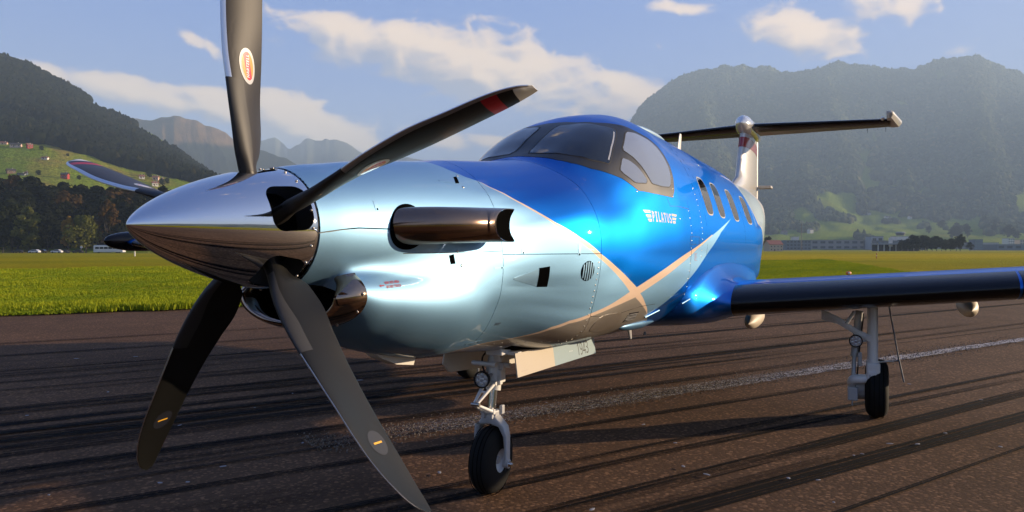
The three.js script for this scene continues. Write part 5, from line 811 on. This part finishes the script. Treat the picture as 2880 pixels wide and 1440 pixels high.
// ---------------------------------------------------------------- farmhouses on the left hill
const HW = { white: std(lin(.72, .68, .60), .8), pink: std(lin(.62, .44, .34), .8), red: std(lin(.36, .045, .035), .8), redRoof: std(lin(.30, .11, .075), .85), darkRoof: std(lin(.055, .048, .045), .85), wood: std(lin(.16, .10, .06), .85), pane: phy(lin(.03, .035, .045), .25, 0, { specularIntensity: .4 }), grey: std(lin(.20, .21, .23), .85), paleGrey: std(lin(.32, .34, .36), .8), beige: std(lin(.50, .42, .33), .8), dark: std(lin(.07, .075, .085), .6), blueGrey: std(lin(.10, .135, .18), .8), concrete: std(lin(.38, .37, .35), .85) };
function house(name, label, category, u, v, y, w, d, h, wall, roofM, turn = 0, storeys = 2, group) {
  const p = UV(u, v, y), t = thing(name, label, category, [p.x, p.y, p.z], Math.atan2(-RIGHT.z, RIGHT.x) + turn, group);   // local x to the right, z towards the camera
  part(t, 'wall', boxAt(0, h / 2 - 1, 0, w, h + 2, d), wall);
  const gable = new THREE.Shape([[-d / 2, 0], [d / 2, 0], [0, d * .36]].map((q) => new THREE.Vector2(...q))), gg = new THREE.ExtrudeGeometry(gable, { depth: w, bevelEnabled: false }); gg.rotateY(PI / 2); gg.translate(-w / 2, h, 0); part(t, 'gable', gg, wall);
  const e = .5, sl = Math.atan2(d * .36, d / 2), L = Math.hypot(d / 2, d * .36) + e; const roof = part(t, 'roof', [1, -1].map((s) => { const b = new THREE.BoxGeometry(w + 2 * e, .28, L); b.rotateX(s * sl); b.translate(0, h + d * .18 - e * .25 + .16, s * (d / 4 + e * .35)); return b; }), roofM);
  part(roof, 'chimney', boxAt(w * .2, h + d * .36 + .2, -d * .08, .7, 1.6, .7), HW.concrete);
  for (let q = 0; q < storeys; q++) { const n = Math.max(2, Math.round(w / 3.2)); for (let k = 0; k < n; k++) { const wn = part(t, 'window', boxAt(mix(-w / 2, w / 2, (k + .5) / n), 1.5 + q * 2.7, d / 2 + .03, 1.15, 1.3, .1), HW.white); part(wn, 'pane', boxAt(mix(-w / 2, w / 2, (k + .5) / n), 1.5 + q * 2.7, d / 2 + .07, .95, 1.1, .06), HW.pane); } }
  part(t, 'door', boxAt(-w * .12, 1, d / 2 + .05, 1, 2.1, .08), HW.wood);
  return t;
}
{
  const at = (px, py) => onHill(leftHill, px, py, 340, 1500);
  const L = [
    ['long low farm shed with a red roof at the left end of the upper meadow', 12, 364, 9.5, 5, 2.6, HW.pink, HW.redRoof, .25, 1], ['long dark-roofed barn with a pink front high on the green meadow', 42, 371, 15, 8, 4.2, HW.pink, HW.darkRoof, .3, 1], ['small red house with a white base right of the dark-roofed barn', 76, 373, 7.5, 7, 5.2, HW.red, HW.redRoof, .9, 2],
    ['low house with a red roof alone in the middle of the meadow', 115, 401, 9, 5, 2.4, HW.white, HW.redRoof, .1, 1], ['dark barn with a pale gable end at the left of the lower meadow', 29, 437, 10, 7, 4, HW.wood, HW.darkRoof, .8, 1], ['long grey shed joined to the dark barn with the pale gable', 56, 441, 9, 4, 1.8, HW.grey, HW.darkRoof, .1, 1], ['tiny white house at the end of the long grey shed', 68, 440, 2.6, 3, 3.4, HW.white, HW.redRoof, 0, 1],
    ['bright red house with a dark roof above the tops of the wood', 165, 450, 8.5, 7, 6.2, HW.red, HW.darkRoof, .15, 2], ['brown farmhouse half hidden behind the treetops', 108, 484, 8, 6, 5, HW.pink, HW.darkRoof, .8, 2], ['white farmhouse with a red roof behind the left propeller blade', 358, 450, 7.5, 6, 4, HW.white, HW.redRoof, .5, 2], ['wide pink farmhouse with a red roof near the right end of the meadow', 393, 453, 8.5, 6, 4.4, HW.pink, HW.redRoof, .2, 2], ['white farmhouse just below the wide pink one', 391, 468, 8, 6, 5, HW.white, HW.redRoof, .6, 2], ['tiny white hut beside the wide pink farmhouse', 409, 452, 2.5, 2.5, 1.8, HW.white, HW.redRoof, 0, 1],
    ['single white house in a clearing of the wooded hillside', 295, 345, 8, 8, 9, HW.white, HW.redRoof, .4, 2], ['slim pale chapel at the end of the high green strip', 143, 326, 4, 5, 9, HW.white, HW.redRoof, .5, 2], ['small white hut on the high green strip', 115, 321, 6, 4, 3, HW.white, HW.darkRoof, .3, 1],
  ];
  for (const [l, px, py, w, d, h, a, b, t, s] of L) { const [u, v, y] = at(px, py); house('farmhouse', l, 'house', u, v, y, w * .72, d * .72, h * .62, a, b, t, s); }
  const onR = (px, py) => onHill(rightHill, px, py, 1222, 3000);
  for (const [l, px, py, w, d, h, a, b, t] of [['long pale farmhouse on the slope above the airport', 2232, 552, 16, 9, 6, HW.white, HW.darkRoof, .2], ['small white farmhouse right of the long pale one on the slope', 2288, 551, 9, 8, 6, HW.white, HW.redRoof, .5], ['white house on the slope just above the mast', 2038, 587, 9, 8, 7, HW.white, HW.darkRoof, .4], ['low grey house left of the mast on the slope', 1972, 590, 12, 7, 5, HW.grey, HW.darkRoof, .2], ['pale house high on the right slope', 2310, 530, 11, 8, 6, HW.paleGrey, HW.darkRoof, .3], ['hut on the slope left of the long pale farmhouse', 2185, 541, 9, 7, 5, HW.paleGrey, HW.darkRoof, .1]]) { const [u, v, y] = onR(px, py); house('slope_house', l, 'house', u, v, y, w * 1.35, d * 1.35, h * 1.35, a, b, t, 2); }
}
// ---------------------------------------------------------------- airport buildings on the far side of the field
function block(name, label, px0, px1, pyTop, v0, depth, wall, { roof = HW.dark, rows = 1, step = 3.4, glass = HW.pane, base = 627.3, over = .4, category = 'building' } = {}) {
  const v = v0 * 1.7; step *= 1.7; depth *= 1.6;
  const w = (px1 - px0) / 1792 * v, h = Q_(pyTop + 6) * v + 1.62, u = S_((px0 + px1) / 2) * v, p = UV(u, v, 0), t = thing(name, label, category, [p.x, p.y, p.z], Math.atan2(-RIGHT.z, RIGHT.x));
  part(t, 'wall', boxAt(0, (h - .5) / 2, -depth / 2, w, h - .5, depth), wall); part(t, 'roof', boxAt(0, h - .25, -depth / 2, w + over * 2, .5, depth + over * 2), roof);
  const n = Math.max(2, Math.round(w / step)), rh = (h - 1) / rows; for (let r = 0; r < rows; r++) for (let k = 0; k < n; k++) part(t, 'window', boxAt(mix(-w / 2, w / 2, (k + .5) / n), .8 + rh * (r + .5), .04, w / n * .62, rh * .45, .12), glass);
  return t;
}
{
  const sm = HW;
  const h1 = S_(1945) * 640; house('airfield_house', 'beige house with a flat red-brown roof at the edge of the field beside the fuselage', 'house', h1, 640, 0, 13, 10, 6, sm.beige, sm.redRoof, .2, 2);
  block('office_block', 'grey-blue office block left of the mast across the field', 1978, 2040, 598, 680, 16, sm.blueGrey, { rows: 3, roof: sm.grey });
  block('roof_house', 'white box-like rooftop room above the grey-blue office block', 1994, 2010, 589, 700, 6, sm.white, { rows: 1, over: .8, roof: sm.paleGrey });
  block('long_hangar', 'long low hangar with a dark flat roof behind the tree clump', 2040, 2200, 597, 760, 40, sm.grey, { rows: 2, step: 9, roof: sm.dark });
  block('tower_block', 'grey stair tower block rising above the long low hangar', 2192, 2222, 588, 740, 14, sm.paleGrey, { rows: 2, step: 5 });
  block('dark_terminal', 'dark glazed hall right of the grey stair tower', 2206, 2332, 599, 730, 30, sm.dark, { rows: 2, step: 6, glass: sm.blueGrey });
  const cb = block('control_tower', 'white round-topped control tower with a dark cab', 2254, 2288, 588, 735, 12, sm.white, { rows: 1, step: 6 });
  { const h = Q_(592) * 735 * 1.7 + 1.6; part(cb, 'tower_cab', [new THREE.CylinderGeometry(7.8, 6.6, 5, 12).translate(0, h + 2.5, -8)], sm.dark); part(cb, 'cab_roof', new THREE.CylinderGeometry(5.2, 8.2, 1.3, 12).translate(0, h + 5.6, -8), sm.paleGrey); }
  const ca = thing('canopy_building', 'low white canopy roof on pale columns before the dark hall', 'building', UV(S_(2268) * 655, 655, 0).toArray(), Math.atan2(-RIGHT.z, RIGHT.x));
  { const w = 125 / 1792 * 655; part(ca, 'roof', boxAt(0, 6.6, -5, w, 1.1, 12), sm.paleGrey); part(ca, 'back_wall', boxAt(0, 3, -10.6, w - 2, 6, .4), sm.dark); for (let k = 0; k < 9; k++) part(ca, 'column', boxAt(mix(-w / 2 + 1, w / 2 - 1, k / 8), 3.05, .4, .6, 6.1, .6), sm.white); part(ca, 'sign_tower', boxAt(-w * .20, 8.2, -2, 3.2, 8, 1.4), sm.white); }
  block('dark_workshop', 'long dark workshop building right of the canopy building', 2332, 2452, 603, 770, 40, sm.dark, { rows: 2, step: 8, glass: sm.grey });
  block('glass_tower', 'greenish glass tower at the end of the dark workshop', 2452, 2472, 596, 700, 10, sm.blueGrey, { rows: 4, step: 3, glass: std(lin(.14, .22, .24), .2) });
  block('low_hall', 'low pale hall right of the glass tower', 2472, 2512, 604, 760, 24, sm.paleGrey, { rows: 1, step: 6 });
  block('blue_hangar', 'long bluish hangar with a pale roof at the right edge', 2508, 2680, 608, 690, 30, sm.blueGrey, { rows: 1, step: 8, roof: sm.paleGrey });
  block('apartment_block', 'tall cream apartment block beyond the bluish hangar', 2536, 2552, 593, 880, 12, sm.white, { rows: 5, step: 3 });
  block('annex', 'small cream annex right of the apartment block', 2566, 2590, 597, 880, 12, sm.beige, { rows: 4, step: 3 });
  const mast = thing('lattice_mast', 'thin dark mast standing between the airport buildings', 'mast', UV(S_(2016) * 690, 690, 0).toArray()); { const h = Q_(560) * 690; for (let k = 0; k < 3; k++) { const a = k * 2.1; part(mast, 'leg', rod([.55 * Math.cos(a), 0, .55 * Math.sin(a)], [.12 * Math.cos(a), h, .12 * Math.sin(a)], .14, .07, 6), sm.dark); } for (let k = 0; k < 8; k++) { const y = h * (k + .5) / 8, r = mix(.55, .12, y / h); part(mast, 'cross_bar', new THREE.TorusGeometry(r, .05, 5, 12).rotateX(PI / 2).translate(0, y, 0), sm.dark); } part(mast, 'aerial', rod([0, h, 0], [0, h + 4, 0], .08, .03, 6), sm.dark); }
}
// ---------------------------------------------------------------- vehicles on the far road, signs and markers on the grass
{
  const road = sheet('far_road', 60, 2, (i, j) => UV(mix(-330, 20, i), mix(300, 309, j), .075), null, std(lin(.14, .135, .13), .9), ruv(5));
  const roadR = sheet('far_road', 60, 2, (i, j) => UV(mix(180, 620, i), mix(600, 612, j), .075), null, std(lin(.16, .155, .15), .9), ruv(5));
  const glassM = phy(lin(.02, .025, .03), .1, 0), tyreM = std(lin(.02, .02, .02), .9);
  const side = (p) => { const s = new THREE.Shape(); p.forEach(([x, y], i) => (i ? s.lineTo(x, y) : s.moveTo(x, y))); return s; };
  const ext = (p, w, b = .06) => { const g = new THREE.ExtrudeGeometry(side(p), { depth: w - 2 * b, bevelThickness: b, bevelSize: b, bevelSegments: 2 }); g.translate(0, 0, -w / 2 + b); return g; };
  const bodyG = ext([[-2.1, .35], [2.05, .35], [2.15, .6], [2.0, .86], [1.1, .95], [.45, 1.38], [-1.1, 1.42], [-1.85, 1.0], [-2.15, .9]], 1.75), glassG = ext([[.98, .96], [.42, 1.33], [-1.08, 1.36], [-1.7, 1.0]], 1.80, .03), wheelG = new THREE.CylinderGeometry(.32, .32, .22, 20).rotateX(PI / 2);
  const car = (px, m, label, v = 304) => { const p = UV(S_(px) * v, v, .08), t = thing('parked_car', label, 'car', [p.x, p.y, p.z], Math.atan2(-RIGHT.z, RIGHT.x) + PI); part(t, 'body', bodyG, m); part(t, 'windows', glassG, glassM); for (const x of [-1.35, 1.3]) for (const z of [-.8, .8]) part(t, 'wheel', wheelG.clone().translate(x, .32, z), tyreM); for (const z of [-.6, .6]) part(t, 'headlight', boxAt(2.12, .68, z, .08, .14, .3, .03), HW.paleGrey); return t; };
  const wh = phy(lin(.75, .75, .74), .3, 0, { clearcoat: 1 }), bk = phy(lin(.02, .022, .03), .3, 0, { clearcoat: 1 });
  car(45, bk, 'dark car on the far road, leftmost of the line of cars'); car(87, wh, 'white car on the far road between two dark cars, left one'); car(104, bk, 'dark car close behind the left white car on the far road', 307); car(143, wh, 'white car on the far road before the yellow autumn tree'); car(163, bk, 'dark car close behind the white car before the yellow tree', 307); car(196, bk, 'dark car on the far road nearest to the white bus');
  { const v = 302, p = UV(S_(276) * v, v, .08), t = thing('white_bus', 'long white bus on the far road behind the black radar pod', 'bus', [p.x, p.y, p.z], Math.atan2(-RIGHT.z, RIGHT.x)); part(t, 'body', boxAt(0, 1.75, 0, 12.5, 2.9, 2.5, .25), wh); part(t, 'roof', boxAt(0, 3.28, 0, 12, .22, 2.2, .1), HW.paleGrey); for (let k = 0; k < 6; k++) part(t, 'window', boxAt(-4.6 + k * 1.85, 2.15, 1.25, 1.6, .85, .06), glassM); for (const x of [-4, 3.6, 4.7]) part(t, 'wheel', wheelG.clone().scale(1.5, 1.5, 1.4).translate(x, .48, 1.05), tyreM); part(t, 'windscreen', boxAt(-6.22, 1.9, 0, .1, 1.4, 2.1, .04), glassM); }
  const ground = (px, py) => { const [u, v] = toUV(px, py); return UV(u, v, .03).toArray(); };
  { const t = thing('runway_marker', 'small orange marker lamp in the grass beyond the left wing', 'marker', ground(2135, 697)), o = std(lin(.75, .14, .015), .45); part(t, 'hood', [new THREE.SphereGeometry(.15, 20, 12).scale(1.25, .8, 1).translate(0, .2, 0)], o); part(t, 'stem', rod([0, 0, 0], [0, .14, 0], .05, .05, 12), HW.dark); part(t, 'lens', new THREE.SphereGeometry(.07, 14, 10).translate(-.16, .2, .03), HW.white); part(t, 'base', new THREE.CylinderGeometry(.13, .15, .05, 20).translate(0, .03, 0), HW.concrete); }
  { const t = thing('marker_post', 'thin red and white post standing in the far grass', 'post', ground(2205, 651)); part(t, 'post', rod([0, 0, 0], [0, .95, 0], .06, .06, 10), HW.red); part(t, 'band', rod([0, .42, 0], [0, .60, 0], .064, .064, 10), HW.white); part(t, 'cap', rod([0, .95, 0], [0, 1.0, 0], .08, .06, 10), HW.white); }
  { const t = thing('white_post', 'short white post in the grass under the black radar pod', 'post', ground(339, 645)); part(t, 'post', rod([0, 0, 0], [0, 1.25, 0], .16, .16, 10), HW.white); part(t, 'cap', boxAt(0, 1.3, 0, .5, .12, .5, .03), HW.paleGrey); }
  { const v = 305, p = UV(S_(205) * v, v, 0), t = thing('road_sign', 'small round white sign on a pole by the far road', 'sign', [p.x, p.y, p.z]); part(t, 'pole', rod([0, 0, 0], [0, 2.4, 0], .05, .05, 8), HW.grey); part(t, 'disc', new THREE.CylinderGeometry(.5, .5, .06, 24).rotateZ(PI / 2).rotateY(.5).translate(-.08, 2.6, 0), HW.white); }
}
renderer.render(scene, camera);
